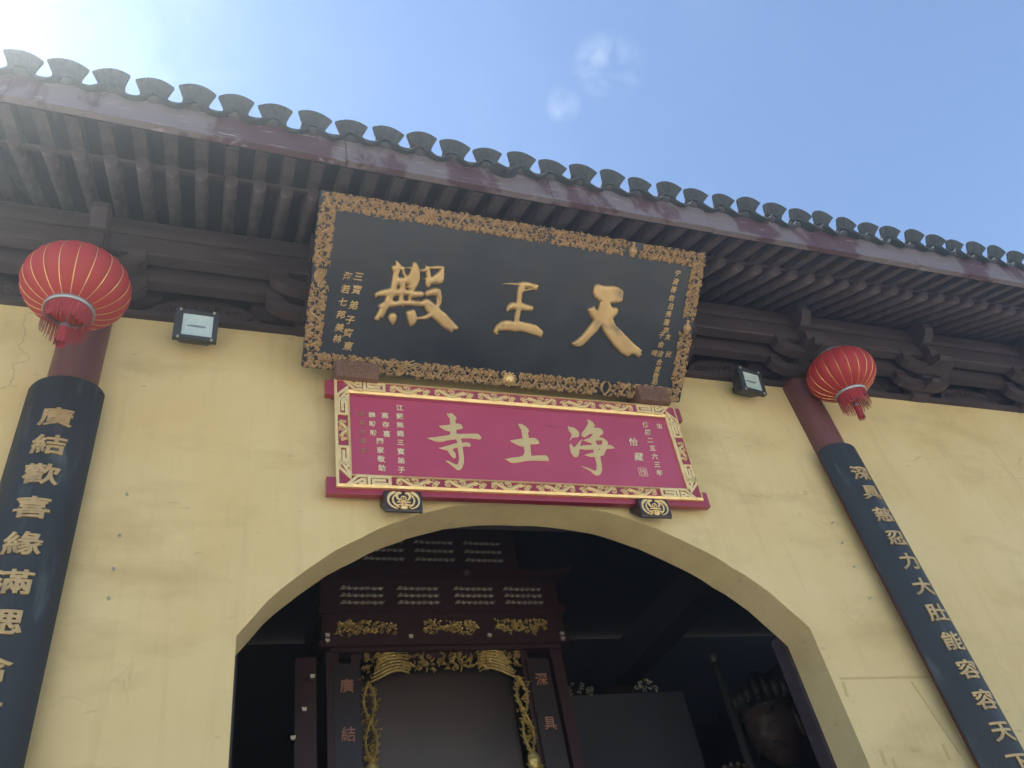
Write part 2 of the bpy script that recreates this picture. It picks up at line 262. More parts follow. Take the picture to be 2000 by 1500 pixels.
def text_glyph(ch, size, m, ext=0.004, off=0.0, wide=1.0, shear=0.0, bev=0.0, cuts=None, bend=None):
    cu = bpy.data.curves.new('glyph', 'FONT'); cu.body = ch; cu.size = size; cu.extrude = ext; cu.offset = off; cu.shear = shear; cu.bevel_depth = bev; cu.resolution_u = 3
    me = curve_mesh(cu, 'character', m)
    xs = [v.co.x for v in me.vertices]; ys = [v.co.y for v in me.vertices]; cx, cy = (min(xs) + max(xs)) / 2, (min(ys) + max(ys)) / 2
    me.transform(Matrix.Diagonal((wide, 1, 1, 1)) @ Matrix.Translation((-cx, -cy, 0))); me.transform(FRONT)
    if bend:
        bm = bmesh.new(); bm.from_mesh(me); hw = size * wide / 2
        for i in range(-4, 5): bmesh.ops.bisect_plane(bm, geom=bm.verts[:] + bm.edges[:] + bm.faces[:], plane_co=(hw * i / 4.5, 0, 0), plane_no=(1, 0, 0))
        for v in bm.verts: a = v.co.x / bend; r = bend - v.co.y; v.co.x, v.co.y = r * math.sin(a), bend - r * math.cos(a)
        bm.to_mesh(me); bm.free()
    return me
def spiral(cx, cz, r0, r1, a0, turns, n=14):
    return [(cx + (r0 + (r1 - r0) * i / n) * math.cos(a0 + turns * 2 * math.pi * i / n), cz + (r0 + (r1 - r0) * i / n) * math.sin(a0 + turns * 2 * math.pi * i / n)) for i in range(n + 1)]
def bez(p0, p1, p2, p3, n=10):
    return [tuple((1 - t) ** 3 * p0[k] + 3 * (1 - t) ** 2 * t * p1[k] + 3 * (1 - t) * t * t * p2[k] + t ** 3 * p3[k] for k in range(len(p0))) for t in [i / n for i in range(n + 1)]]
# ------------------------------------------------------------------ ground
g = ob('ground', MB().add([(-150, -150, 0), (150, -150, 0), (150, 150, 0), (-150, 150, 0)], [(0, 1, 2, 3)]).mesh('ground', 'paving')); g['kind'] = 'structure'
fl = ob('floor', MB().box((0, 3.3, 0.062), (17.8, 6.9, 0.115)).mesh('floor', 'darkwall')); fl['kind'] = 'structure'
# ------------------------------------------------------------------ temple hall: wall with the arched opening
hall = thing('temple_hall', 'yellow walled temple hall with arched doorway and grey tiled eaves', 'temple')
HX, WT, TH, ZT = 9.0, 0.0, 0.28, 6.0
ARCH = [(-1.856, 3.687), (-1.64, 3.957), (-1.338, 4.205), (-0.99, 4.41), (-0.64, 4.547), (-0.32, 4.607), (0.0, 4.622), (0.32, 4.607), (0.64, 4.547), (0.99, 4.41), (1.338, 4.205), (1.64, 3.957), (1.856, 3.687)]
def arch_curve(n=40):                  # smooth Catmull-Rom through the arch points
    P = ARCH; P = [(2 * P[0][0] - P[1][0], 2 * P[0][1] - P[1][1])] + P + [(2 * P[-1][0] - P[-2][0], 2 * P[-1][1] - P[-2][1])]; out = []
    for i in range(1, len(P) - 2):
        for k in range(4):
            t = k / 4; out.append(tuple(0.5 * ((2 * P[i][c]) + (-P[i - 1][c] + P[i + 1][c]) * t + (2 * P[i - 1][c] - 5 * P[i][c] + 4 * P[i + 1][c] - P[i + 2][c]) * t * t + (-P[i - 1][c] + 3 * P[i][c] - 3 * P[i + 1][c] + P[i + 2][c]) * t ** 3) for c in (0, 1)))
    return out + [ARCH[-1]]
AC = arch_curve(); wb = MB()
rnd = random.Random(4)
AC = [(x + (rnd.uniform(-.004, .004) if 0 < i < len(AC) - 1 else 0), z + (rnd.uniform(-.004, .004) if 0 < i < len(AC) - 1 else 0)) for i, (x, z) in enumerate(AC)]
for y, flip in ((0.0, False), (TH, True)):
    for (x0, z0), (x1, z1) in zip(AC, AC[1:]):
        wb.add([(x0, y, z0), (x1, y, z1), (x1, y, ZT), (x0, y, ZT)], [(0, 1, 2, 3)])
    for a, b in ((-HX, -1.856), (1.856, HX)): wb.add([(a, y, 0), (b, y, 0), (b, y, 3.687), (b, y, ZT), (a, y, ZT)], [(0, 1, 2, 3, 4)])
for (x0, z0), (x1, z1) in zip(AC, AC[1:]): wb.add([(x0, 0, z0), (x1, 0, z1), (x1, TH, z1), (x0, TH, z0)], [(0, 1, 2, 3)])
for s in (-1, 1): wb.add([(s * 1.856, 0, 0), (s * 1.856, TH, 0), (s * 1.856, TH, 3.687), (s * 1.856, 0, 3.687)], [(0, 1, 2, 3)])
wb.add([(-HX, 0, ZT), (HX, 0, ZT), (HX, TH, ZT), (-HX, TH, ZT)], [(0, 1, 2, 3)])
wall = ob('wall', wb.mesh('wall', 'plaster'), hall)
nm = MB().lathe([(0.009, 0), (0.009, 0.006), (0.005, 0.009), (0.005, 0.024), (0.003, 0.027)], k=8, cap=True).mesh('nail', 'greymetal')
for x, zs in ((-2.498, (4.552, 4.28, 4.073, 3.90)), (2.49, (4.552, 4.373, 4.166, 3.91))):
    for z in zs: ob('nail', nm, wall, (x, 0, z), (R(90), 0, 0))
for i, (x, z, a, b, rot) in enumerate(((1.925, 3.263, 0.022, 0.10, 8), (2.31, 3.327, 0.78, 0.016, 1), (2.267, 2.862, 0.07, 0.03, 4), (1.985, 2.83, 0.025, 0.09, 6), (2.497, 2.833, 0.025, 0.10, 3), (2.674, 2.793, 0.02, 0.12, -4), (2.05, 2.79, 0.02, 0.07, 12), (2.55, 3.05, 0.016, 0.5, -12))):
    ob('tape_strip', MB().box((0, -0.0008, 0), (a, 0.0016, b)).mesh('tape', 'tape'), wall, (x, 0, z), (0, R(rot), 0))
ch = MB().box((0, 0, 0), (0.05, 0.016, 0.03), ry=0.3)      # flaked plaster at the edge above the arch
for i in range(7):
    x = -0.45 + i * 0.16 + rnd.uniform(-.04, .04)
    ob('plaster_flake', MB().prism([(0, 0), (rnd.uniform(.03, .07), -.008), (rnd.uniform(.05, .09), .012), (.02, rnd.uniform(.012, .024))], lambda p, q, t: (p, t, q), 0, -0.004).mesh('flake', 'plaster'), wall, (x, 0, 4.655 + rnd.uniform(0, .02)))
# door frame inside the opening
df = MB()
for s in (-1, 1): df.box((s * 1.895, 0.345, 1.95), (0.13, 0.12, 3.66))
df.box((0, 0.345, 4.72), (3.9, 0.11, 0.12))
ob('door_frame', df.mesh('door_frame', 'wood'), hall)
# engaged pillars
for x in (-2.91, 2.83, -8.4, 8.4):
    ob('pillar', MB().lathe([(0.143, 0.0), (0.143, 5.97), (0.13, 6.02), (0.10, 6.05)], k=28, cap=True).mesh('pillar', 'pillar', True), hall, (x, -0.015, 0))
# shell behind: back wall, sides, board wall above the plaster
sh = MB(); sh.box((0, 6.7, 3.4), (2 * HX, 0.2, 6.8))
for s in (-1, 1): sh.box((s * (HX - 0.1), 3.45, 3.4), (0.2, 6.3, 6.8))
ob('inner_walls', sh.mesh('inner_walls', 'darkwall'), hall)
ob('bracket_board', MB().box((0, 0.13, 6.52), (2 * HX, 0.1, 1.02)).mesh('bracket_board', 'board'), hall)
# ------------------------------------------------------------------ eaves
def dz(x): return 0.0040 * max(0.0, abs(x - 1.2) - 0.6) ** 2 * (1.0 if x < 1.2 else 0.25)
T25, T30 = math.tan(R(25)), math.tan(R(30))
def deckz(y): return 6.25 + 0.105 + (y + 1.28) * T25 if y < -0.5 else 6.25 + 0.105 + 0.78 * T25 + (y + 0.5) * math.tan(R(27))
prof = [-1.295, -1.1, -0.8, -0.5, 0.5, 2.0, 3.3]
rb = MB(); xs = [-9.4 + i * 0.94 for i in range(21)]
def roofz(y): return deckz(y) if y <= 3.3 else deckz(6.6 - y)
ys = prof + [6.6 - y for y in prof[:-1][::-1]]
bot = [[(x, y, roofz(y) + (dz(x) if y < 0 else 0)) for x in xs] for y in ys]; top = [[(x, y, z + 0.05) for x, y, z in r] for r in bot]
rb.grid(bot); rb.grid(top)
for r0, r1 in ((bot[0], top[0]), (bot[-1], top[-1])): rb.grid([r0, r1])
for k in (0, -1): rb.grid([[r[k] for r in bot], [r[k] for r in top]])
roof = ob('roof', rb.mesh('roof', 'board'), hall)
SP, SR = 0.24, 0.178
# flying rafters, round rafters
fr = MB(); L = 0.86
fr.prism([(-0.0375, 0), (0.0375, 0), (0.0375, 0.098), (-0.0375, 0.098)], lambda p, q, t: (p, t, q + t * T25), 0, L); frm = fr.mesh('flying_rafter', 'rafter')
rr = MB(); rr.tube([(0, t, t * T30) for t in (0, 0.3, 0.7, 1.25)], [0.041, 0.044, 0.045, 0.045], k=12); rrm = rr.mesh('round_rafter', 'rafter', False); rrm.materials.append(M['wood'])
for p in rrm.polygons:
    p.use_smooth = len(p.vertices) == 4; p.material_index = 0 if len(p.vertices) == 4 else 1
i0 = int(-9.2 / SR)
for i in range(i0, -i0 + 1):
    x = -1.192 - 0.0375 + SR * (i + 6) + rnd.uniform(-.006, .006)
    if abs(x) > 9.2: continue
    ob('flying_rafter', frm, hall, (x, -1.285, 6.25 + dz(x)), (0, 0, rnd.uniform(-.006, .006)))
    ob('round_rafter', rrm, hall, (x + 0.012, -0.985 + rnd.uniform(-.012, .012), 6.343 + dz(x)))
ob('eave_batten', MB().box((0, -0.955, 6.412), (18.6, 0.05, 0.018), rx=R(25)).mesh('batten', 'wood'), hall)
# fascia boards with a moulded lower edge
xb = [-9.4, -7.1, -5.2, -3.35, -1.42, 0.02, 1.33, 2.32, 3.9, 5.8, 7.6, 9.4]
for a, b in zip(xb, xb[1:]):
    n = 6; f = MB(); pr = [(-1.335, 6.26), (-1.302, 6.26), (-1.302, 6.505), (-1.335, 6.505)]; pl = [(-1.350, 6.236), (-1.300, 6.236), (-1.300, 6.262), (-1.342, 6.270)]
    for q in (pr, pl):
        k = len(q); vs = []; oy = 0.0022 if q is pl else 0.0
        for i in range(n + 1):
            x = a + 0.002 + (b - a - 0.004) * i / n; vs += [(x, y - oy, z + dz(x)) for y, z in q]
        f.add(vs, [(i * k + j, i * k + (j + 1) % k, (i + 1) * k + (j + 1) % k, (i + 1) * k + j) for i in range(n) for j in range(k)] + [tuple(range(k)), tuple(n * k + j for j in range(k))])
    bevelled(ob('fascia_board', f.mesh('fascia', 'fascia'), hall, (0, rnd.uniform(-.004, .004), 0)), 0.003, 1)
# ------------------------------------------------------------------ roof tiles
def eave_tile(seed):                   # flower-edged end tile: flared fan with a serrated rim on a barrel neck
    r = random.Random(seed); m = MB(); n = 26; rows = []; T = 0.014
    prof = [(0.082, 0.000, 0.040, 0.030), (0.080, 0.016, 0.037, 0.002), (0.083, 0.028, 0.035, -0.014), (0.095, 0.042, 0.034, -0.034), (0.107, 0.055, 0.036, -0.052), (0.113, 0.063, 0.038, -0.060)]
    for side in (0, 1):
        rs = []
        for hw, z, rise, y in prof:
            row = []
            for i in range(n + 1):
                u = -1 + 2 * i / n; zz = z + rise * (1 - u * u); yy = y - 0.012 * (1 - u * u) + side * T
                if (hw, z) == (prof[-1][0], prof[-1][1]): zz += 0.0045 if i % 2 else -0.003
                if side == 0 and 0.02 < z < 0.063: yy -= 0.009 * math.sin(u * 9.5 + z * 60 + seed) * math.cos(u * 4 + z * 30 + seed)
                row.append((hw * u, yy, zz))
            rs.append(row)
        m.grid(rs); rows.append(rs)
    m.grid([rows[0][-1], rows[1][-1]]); m.grid([rows[0][0], rows[1][0]])
    for k in (0, -1): m.grid([[q[k] for q in rows[0]], [q[k] for q in rows[1]]])
    return m.mesh('eave_tile', 'tile')
def cover_tile(Ln=0.30, r=0.078):      # barrel tile, convex side up
    m = MB(); n = 10; o = []; i_ = []
    for y, k in ((0, 1.0), (Ln, 0.94)):
        o.append([(r * k * math.cos(math.pi * (1 - j / n)), y, r * k * 0.75 * math.sin(math.pi * j / n)) for j in range(n + 1)]); i_.append([((r * k - .014) * math.cos(math.pi * (1 - j / n)), y, (r * k - .014) * 0.75 * math.sin(math.pi * j / n)) for j in range(n + 1)])
    m.grid(o); m.grid(i_)
    for k in (0, 1): m.grid([o[k], i_[k]])
    for k in (0, -1): m.grid([[q[k] for q in o], [q[k] for q in i_]])
    return m.mesh('cover_tile', 'tile', False)
def drip_tile(seed, drop=0.075):       # trough tile, concave side up, with a pointed tongue hanging at its end
    r = random.Random(seed); m = MB(); n = 12; T = 0.013; hw = 0.098
    def tr(u): return -0.052 * (1 - u * u)
    lay = []
    for side in (0, 1):
        rs = [[(hw * (-1 + 2 * i / n), 0.20, tr(-1 + 2 * i / n) - side * T + 0.085) for i in range(n + 1)], [(hw * (-1 + 2 * i / n), 0.0, tr(-1 + 2 * i / n) - side * T) for i in range(n + 1)]]
        for k in (0.5, 1.0):
            rs.append([(hw * (1 - 0.12 * k) * (-1 + 2 * i / n), -0.018 * k + side * T * 0.6, tr(-1 + 2 * i / n) - side * T * 0.5 - k * drop * max(0.0, 1 - abs(-1 + 2 * i / n) ** 1.25)) for i in range(n + 1)])
        m.grid(rs); lay.append(rs)
    m.grid([lay[0][-1], lay[1][-1]]); m.grid([lay[0][0], lay[1][0]])
    for k in (0, -1): m.grid([[q[k] for q in lay[0]], [q[k] for q in lay[1]]])
    return m.mesh('drip_tile', 'tile')
ET = [eave_tile(i) for i in range(3)]; CT = cover_tile(); DT = [drip_tile(i, d) for i, d in enumerate((0.040, 0.055, 0.072))]
plug = MB().blob((0, 0, 0), (0.052, 0.040, 0.024), 10, 6).mesh('mortar_plug', 'mortar', True)
rows_x = []; x = 0.041 - SP * 38
while x < 9.3: rows_x.append(x); x += SP
ta = math.atan(T25)
stack = MB()
for i, x0 in enumerate(rows_x):
    if x0 < -9.3: continue
    x = x0 + rnd.uniform(-.008, .008); z = 6.505 + dz(x) + rnd.uniform(-.006, .006)
    ob('eave_tile', ET[rnd.randrange(3)], roof, (x, -1.375 + rnd.uniform(-.012, .012), z), (rnd.uniform(-.10, .08), rnd.uniform(-.08, .08), rnd.uniform(-.12, .12))).scale = (rnd.uniform(0.93, 1.04), 1, rnd.uniform(0.88, 1.08))
    ob('cover_tile', CT, roof, (x, -1.36, z - 0.012), (ta, 0, rnd.uniform(-.03, .03)))
    ob('mortar_plug', plug, roof, (x + rnd.uniform(-.01, .01), -1.335, z + 0.012 + rnd.uniform(-.006, .006)))
    xd = x + SP / 2; j = abs(xd + 0.34) < 0.11
    ob('drip_tile', DT[2 if j else rnd.randrange(2)], roof, (xd + rnd.uniform(-.008, .008), -1.385 - (0.03 if j else 0) + rnd.uniform(-.012, .012), z + 0.010 - (0.050 if j else 0) + rnd.uniform(-.008, .008)), (rnd.uniform(-.10, .06) - (0.25 if j else 0), rnd.uniform(-.07, .07), rnd.uniform(-.08, .08)))
    for k in range(1, 22):               # the rows run on up the slope
        y = -1.36 + k * 0.215
        if y > 3.1: break
        zz = deckz(y) + 0.10; n = 5
        rw = [[(x + 0.075 * math.cos(math.pi * (1 - q / n)), yy, zz + (yy - y) * 0.5 + 0.055 * math.sin(math.pi * q / n) + h) for q in range(n + 1)] for yy, h in ((y, 0.014), (y + 0.23, 0.0))]
        stack.grid(rw)
        tw = [[(xd + 0.10 * (-1 + 2 * q / 4), yy, zz + (yy - y) * 0.5 - 0.02 - 0.03 * (1 - (-1 + 2 * q / 4) ** 2)) for q in range(5)] for yy in (y, y + 0.23)]
        stack.grid(tw)
st = ob('tile_rows', stack.mesh('tile_rows', 'tile'), roof); st['kind'] = 'stuff'
ob('ridge', MB().box((0, 3.3, deckz(3.3) + 0.28), (18.9, 0.35, 0.55)).box((0, 3.3, deckz(3.3) + 0.6), (19.1, 0.45, 0.1)).mesh('ridge', 'tile'), roof)
# ------------------------------------------------------------------ beams and bracket sets under the eaves
pb = MB(); pb.prism([(-0.36, 6.455), (-0.37, 6.50), (-0.365, 6.60), (-0.34, 6.640), (-0.25, 6.640), (-0.25, 6.455)], lambda p, q, t: (t, p, q), -9.2, 9.2)
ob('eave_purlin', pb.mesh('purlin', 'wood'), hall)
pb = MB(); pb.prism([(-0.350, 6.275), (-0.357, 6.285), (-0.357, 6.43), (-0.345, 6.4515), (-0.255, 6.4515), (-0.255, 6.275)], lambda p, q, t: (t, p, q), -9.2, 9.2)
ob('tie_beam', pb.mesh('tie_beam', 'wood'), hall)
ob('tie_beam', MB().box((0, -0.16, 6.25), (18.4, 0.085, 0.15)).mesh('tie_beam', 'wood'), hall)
ob('wall_plate', MB().box((0, 0.02, 6.022), (18.0, 0.13, 0.04)).mesh('wall_plate', 'wood'), hall)
def px(w): return lambda p, q, t: (t * w, p, q)
arm_p = [(-0.31, 0.150), (-0.31, 0.095), (-0.27, 0.050), (-0.19, 0.012), (-0.10, 0.0), (0.10, 0.0), (0.19, 0.012), (0.27, 0.050), (0.31, 0.095), (0.31, 0.150), (0.20, 0.150), (0.165, 0.098), (0.10, 0.082), (-0.10, 0.082), (-0.165, 0.098), (-0.20, 0.150)]
PIECES = []
def piece(name, mb): PIECES.append((name, mb.mesh(name, 'wood')))
piece('arm', MB().prism(arm_p, lambda p, q, t: (p, -0.305 + t, 6.115 + q), -0.045, 0.045))
piece('arm', MB().prism(arm_p, lambda p, q, t: (p * 1.05, -0.16 + t, 6.02 + q), -0.042, 0.042))
piece('arm', MB().prism(arm_p, lambda p, q, t: (p * 1.35, 0.0 + t, 6.12 + q), -0.04, 0.04))
piece('beam_head', MB().prism([(-0.25, 6.60), (-0.40, 6.615), (-0.475, 6.600), (-0.525, 6.545), (-0.535, 6.475), (-0.505, 6.42), (-0.44, 6.375), (-0.25, 6.37)], px(1), -0.05, 0.05))
piece('beam_head', MB().prism([(-0.2, 6.37), (-0.41, 6.36), (-0.445, 6.31), (-0.445, 6.255), (-0.425, 6.20), (-0.36, 6.18), (-0.2, 6.18)], px(1), -0.047, 0.047))
piece('slanted_arm', MB().prism([(0.06, 6.36), (0.06, 6.22), (-0.12, 6.185), (-0.30, 6.135), (-0.47, 6.105), (-0.505, 6.13), (-0.495, 6.165), (-0.40, 6.20), (-0.2, 6.27)], px(1), -0.049, 0.049))
piece('slanted_arm', MB().prism([(0.06, 6.17), (0.06, 6.08), (-0.06, 6.05), (-0.17, 6.015), (-0.28, 6.0), (-0.305, 6.02), (-0.295, 6.05), (-0.2, 6.085), (-0.1, 6.125)], px(1), -0.048, 0.048))
for sx in (-1, 1):
    piece('block', MB().box((sx * 0.255, -0.305, 6.2685), (0.12, 0.13, 0.05), taper=0.8)); piece('block', MB().box((sx * 0.27, -0.16, 6.174), (0.12, 0.12, 0.05), taper=0.8))
piece('block', MB().box((0, -0.35, 6.19), (0.135, 0.12, 0.07), taper=0.75)); piece('block', MB().box((0, -0.19, 6.135), (0.13, 0.12, 0.06), taper=0.75))
base = MB().box((0, -0.015, 6.045), (0.24, 0.17, 0.10), taper=0.8).mesh('bracket_set', 'wood')
def scroll_panel(seed):
    r = random.Random(seed); m = MB(); m.prism([(-0.40, 0), (0.40, 0), (0.33, 0.10), (0.2, 0.17), (0, 0.2), (-0.2, 0.17), (-0.33, 0.10)], lambda p, q, t: (p, t, q), 0.05, 0.075)
    for k in range(9):
        cx = -0.28 + k * 0.07; m.ribbon(spiral(cx, 0.05 + 0.05 * (1 - abs(cx) / 0.35), 0.035, 0.008, r.uniform(0, 6), r.choice((-1, 1)) * 1.1, 9), 0.014, 0.025, 0.05)
    return m.mesh('carved_panel', 'wood')
pan = scroll_panel(3)
bx0 = 2.83 - 1.435 * 8
for k in range(13):
    x = bx0 + 1.435 * k
    if abs(x) > 8.9: continue
    bs = ob('bracket_set', base, hall, (x, 0, 0))
    for n, me in PIECES: ob(n, me, bs)
    ob('carved_panel', pan, hall, (x + 0.7175, -0.07, 6.045))
# interior cross beams
for x in (-2.83, 2.83, -5.6, 5.6):
    ob('cross_beam', MB().box((x, 3.4, 5.34), (0.30, 6.2, 0.38)).mesh('cross_beam', 'wood'), hall)
    ob('inner_pillar', MB().lathe([(0.19, 0.12), (0.19, 5.2)], k=18, cap=True).mesh('inner_pillar', 'pillar', True), hall, (x, 4.6, 0))
for y, z in ((1.2, 6.55), (2.4, 7.1), (3.3, 7.4)): ob('purlin', MB().tube([(-8.8, y, z), (8.8, y, z)], 0.11, 12).mesh('inner_purlin', 'wood'), hall)
# ------------------------------------------------------------------ traced brush characters (mm on each board: x from its centre, z from its lower edge)
GLYPH = {
  'dian': ['-922,798 -907,787 -882,766 -860,757 -835,760 -810,766 -809,794 -794,803 -779,798 -758,769 -748,742 -741,700 -744,672 -751,642 -768,610 -771,604 -714,609 -702,600 -698,584 -705,571 -741,563 -776,555 -786,546 -783,540 -745,541 -709,542 -692,558 -675,563 -651,554 -627,541 -611,532 -607,538 -609,563 -615,584 -630,590 -655,584 -680,574 -689,575 -696,599 -692,612 -662,632 -627,647 -601,647 -585,638 -577,614 -569,583 -567,550 -573,524 -577,509 -558,493 -521,472 -487,443 -453,414 -428,395 -420,385 -424,372 -457,362 -459,347 -477,345 -513,360 -562,391 -608,422 -632,437 -642,427 -670,413 -699,411 -726,406 -729,390 -744,366 -766,350 -778,359 -796,400 -812,445 -809,456 -786,468 -758,476 -747,470 -735,447 -728,426 -691,438 -657,456 -654,462 -675,479 -691,503 -718,501 -762,499 -805,498 -830,494 -832,482 -843,480 -851,488 -889,478 -931,468 -942,454 -949,428 -962,398 -967,385 -975,390 -983,387 -990,368 -1008,368 -1023,375 -1023,391 -1008,425 -998,451 -1005,464 -1010,472 -1000,484 -978,500 -969,515 -964,537 -993,538 -1017,534 -1031,519 -1038,531 -1045,546 -1031,563 -1005,579 -971,592 -937,604 -938,639 -936,682 -933,717 -941,723 -947,740 -950,750 -938,758 -925,762 -927,788', '-860,746 -838,751 -817,749 -817,733 -824,716 -836,702 -849,714 -856,731', '-885,732 -877,725 -871,708 -855,690 -869,685 -890,684 -892,698 -889,716', '-887,632 -878,618 -880,606 -894,602 -894,616', '-838,618 -820,619 -801,609 -819,605 -834,608', '-839,639 -820,640 -820,630 -832,626', '-913,529 -908,544 -892,555 -877,555 -874,527 -890,517 -910,520', '-840,561 -812,566 -807,538 -817,532 -839,534', '-907,435 -884,434 -872,420 -869,391 -878,365 -893,344 -907,362 -923,378 -931,398 -927,420', '-718,794 -704,786 -675,788 -636,798 -589,803 -581,797 -575,748 -572,708 -579,700 -570,694 -594,673 -629,665 -659,665 -662,648 -677,636 -693,642 -703,663 -705,693 -715,690 -718,696 -701,704 -705,723 -711,744 -734,739 -743,746 -743,761 -720,767 -716,782', '-681,766 -644,770 -609,774 -620,756 -642,735 -666,715 -672,738'],
  'wang': ['-149,734 -110,745 -61,753 -24,759 6,772 44,774 86,769 128,767 135,760 130,737 120,718 106,721 84,719 51,709 31,702 29,693 18,692 17,669 18,633 29,621 69,612 108,608 121,601 119,582 105,566 64,562 27,562 26,526 24,488 67,483 116,479 159,474 184,460 224,431 221,412 212,383 189,386 129,396 79,407 43,409 21,406 9,400 -7,403 -64,403 -126,394 -126,385 -115,372 -128,366 -147,366 -159,382 -161,396 -149,425 -134,447 -112,468 -76,481 -38,482 -15,476 -18,512 -15,557 -38,564 -59,555 -70,542 -76,536 -85,552 -86,570 -78,594 -58,612 -34,618 -17,611 -21,649 -24,697 -22,724 -22,736 -46,738 -84,738 -127,734', '32,729 53,734 82,731 58,724 33,720'],
  'tian': ['585,832 611,833 638,825 688,829 738,836 778,830 807,814 818,796 821,761 820,734 807,717 771,704 726,701 730,688 750,674 784,677 799,665 801,645 790,621 767,591 783,565 805,540 844,517 890,482 950,441 1010,404 1060,375 1045,361 1062,351 1030,312 987,337 962,331 943,311 877,334 821,376 775,414 728,460 696,492 680,526 668,509 652,479 620,441 585,394 553,359 522,345 488,344 480,353 463,357 464,373 492,396 528,431 556,469 585,519 608,560 583,580 560,605 548,630 555,643 582,658 604,668 610,646 624,640 631,644 634,676 640,704 615,710 592,725 571,757 568,787 572,814'],
  'si': ['-538,622 -529,617 -516,628 -500,618 -484,599 -480,587 -490,576 -493,540 -469,542 -452,535 -443,517 -449,507 -473,502 -492,499 -495,454 -457,458 -413,461 -368,466 -341,467 -328,456 -319,439 -331,430 -357,432 -401,435 -472,426 -465,407 -463,385 -435,391 -415,389 -403,372 -411,366 -438,366 -464,360 -464,324 -463,276 -467,237 -479,201 -494,181 -509,173 -522,179 -540,198 -566,224 -582,235 -573,236 -552,221 -528,210 -511,210 -500,225 -492,257 -490,306 -491,354 -518,345 -543,332 -529,316 -519,298 -519,278 -525,265 -536,270 -551,292 -565,322 -590,330 -618,336 -589,346 -553,360 -518,373 -489,382 -491,405 -496,421 -525,415 -560,406 -593,395 -622,389 -644,393 -669,402 -688,410 -674,413 -628,422 -584,432 -546,442 -533,451 -528,485 -545,481 -564,487 -586,501 -603,514 -591,517 -555,522 -526,530 -523,561 -522,592 -533,606'],
  'tu': ['-15,577 2,574 17,566 36,549 46,532 48,524 37,510 36,459 71,462 91,457 103,445 109,430 102,423 71,418 40,416 37,409 32,352 28,310 82,317 138,322 150,313 158,291 154,283 124,283 64,282 -5,274 -52,264 -99,253 -125,255 -160,276 -116,287 -58,298 -29,310 -14,331 -7,355 -9,395 -32,393 -54,399 -79,415 -99,430 -67,439 -7,453 -3,494 -2,533 -12,556 -18,568'],
  'jing': ['369,586 378,578 404,578 427,560 439,540 439,522 428,503 408,499 383,498 369,484 380,503 384,525 372,549 367,570', '354,431 362,421 376,396 402,424 424,450 446,471 433,447 422,418 451,424 491,431 526,433 529,440 528,458 499,466 470,475 489,482 525,497 550,524 588,558 575,553 557,539 530,539 508,524 481,506 466,515 467,535 484,554 511,586 540,628 537,658 558,650 577,632 583,614 564,587 598,590 624,586 637,571 641,557 631,541 610,529 586,505 619,503 642,488 657,468 647,442 675,443 697,425 669,418 634,415 616,387 597,356 569,352 563,317 561,273 555,232 541,204 523,187 500,184 483,197 466,219 443,233 426,242 450,235 479,220 500,213 515,226 527,264 531,305 529,343 501,337 458,348 493,361 532,371 528,405 491,399 468,396 439,399 415,399 406,368 392,340 379,329 362,334 348,361 345,402 348,423', '554,471 587,479 618,479 610,457 598,440 564,436 561,457', '561,408 590,412 568,377'],
}
# ------------------------------------------------------------------ black signboard over the door
bw, bh = 2.945, 1.18
sign = thing('hall_signboard', 'large black signboard with carved gold border leaning forward under the eaves', 'signboard', (-0.078, -0.16, 5.543), (R(52.78), 0, 0))
bevelled(ob('panel', MB().box((0, 0.03, bh / 2), (bw, 0.06, bh)).mesh('panel', 'lacquer'), sign), 0.006)
for k, w_ in (('dian', 'temple-hall'), ('wang', 'king'), ('tian', 'heaven')):
    ob('large_character', relief_glyph(GLYPH[k], 'large_character', 'oldgold'), sign, (0, 0.0005, 0))
def column(parent, s, pts, size, m, shear=0.0, ext=0.003, off=0.0, wide=1.0, yy=-0.003, bev=0.0):
    for ch, (u, v) in zip(s, pts): ob('character', text_glyph(ch, size, m, ext, off, wide, shear, bev), parent, (u, yy, v))
column(sign, '三寶弟子齊東', [(-1.164, 0.651), (-1.166, 0.562), (-1.176, 0.455), (-1.186, 0.350), (-1.189, 0.262), (-1.179, 0.172)], 0.064, 'oldgold', 0.18, off=0.0012)
column(sign, '海若七邦美林', [(-1.236, 0.644), (-1.239, 0.556), (-1.246, 0.468), (-1.25, 0.380), (-1.252, 0.292), (-1.256, 0.215)], 0.060, 'oldgold', 0.18, off=0.0010)
column(sign, '宁波善信吕秀蓮率女', [(1.252, 1.0), (1.246, 0.935), (1.24, 0.872), (1.237, 0.805), (1.24, 0.74), (1.233, 0.680), (1.228, 0.615), (1.236, 0.553), (1.262, 0.505)], 0.052, 'oldgold', 0.2, off=0.0006)
column(sign, '民', [(1.292, 0.368)], 0.052, 'oldgold', 0.2); column(sign, '曙', [(1.17, 0.366)], 0.052, 'oldgold', 0.2)
column(sign, '子俞波合家敬助', [(1.205, 0.512), (1.215, 0.438), (1.222, 0.366), (1.227, 0.300), (1.222, 0.243), (1.217, 0.190), (1.214, 0.142)], 0.052, 'oldgold', 0.2, off=0.0006)
rnd = random.Random(11)
def leaf_w(n, a, b): return [a + (b - a) * i / (n - 1) for i in range(n)]
def taper(n, w): return [w * (0.35 + 0.65 * math.sin(math.pi * min(1, 0.12 + i / (n - 1) * 0.8))) for i in range(n)]
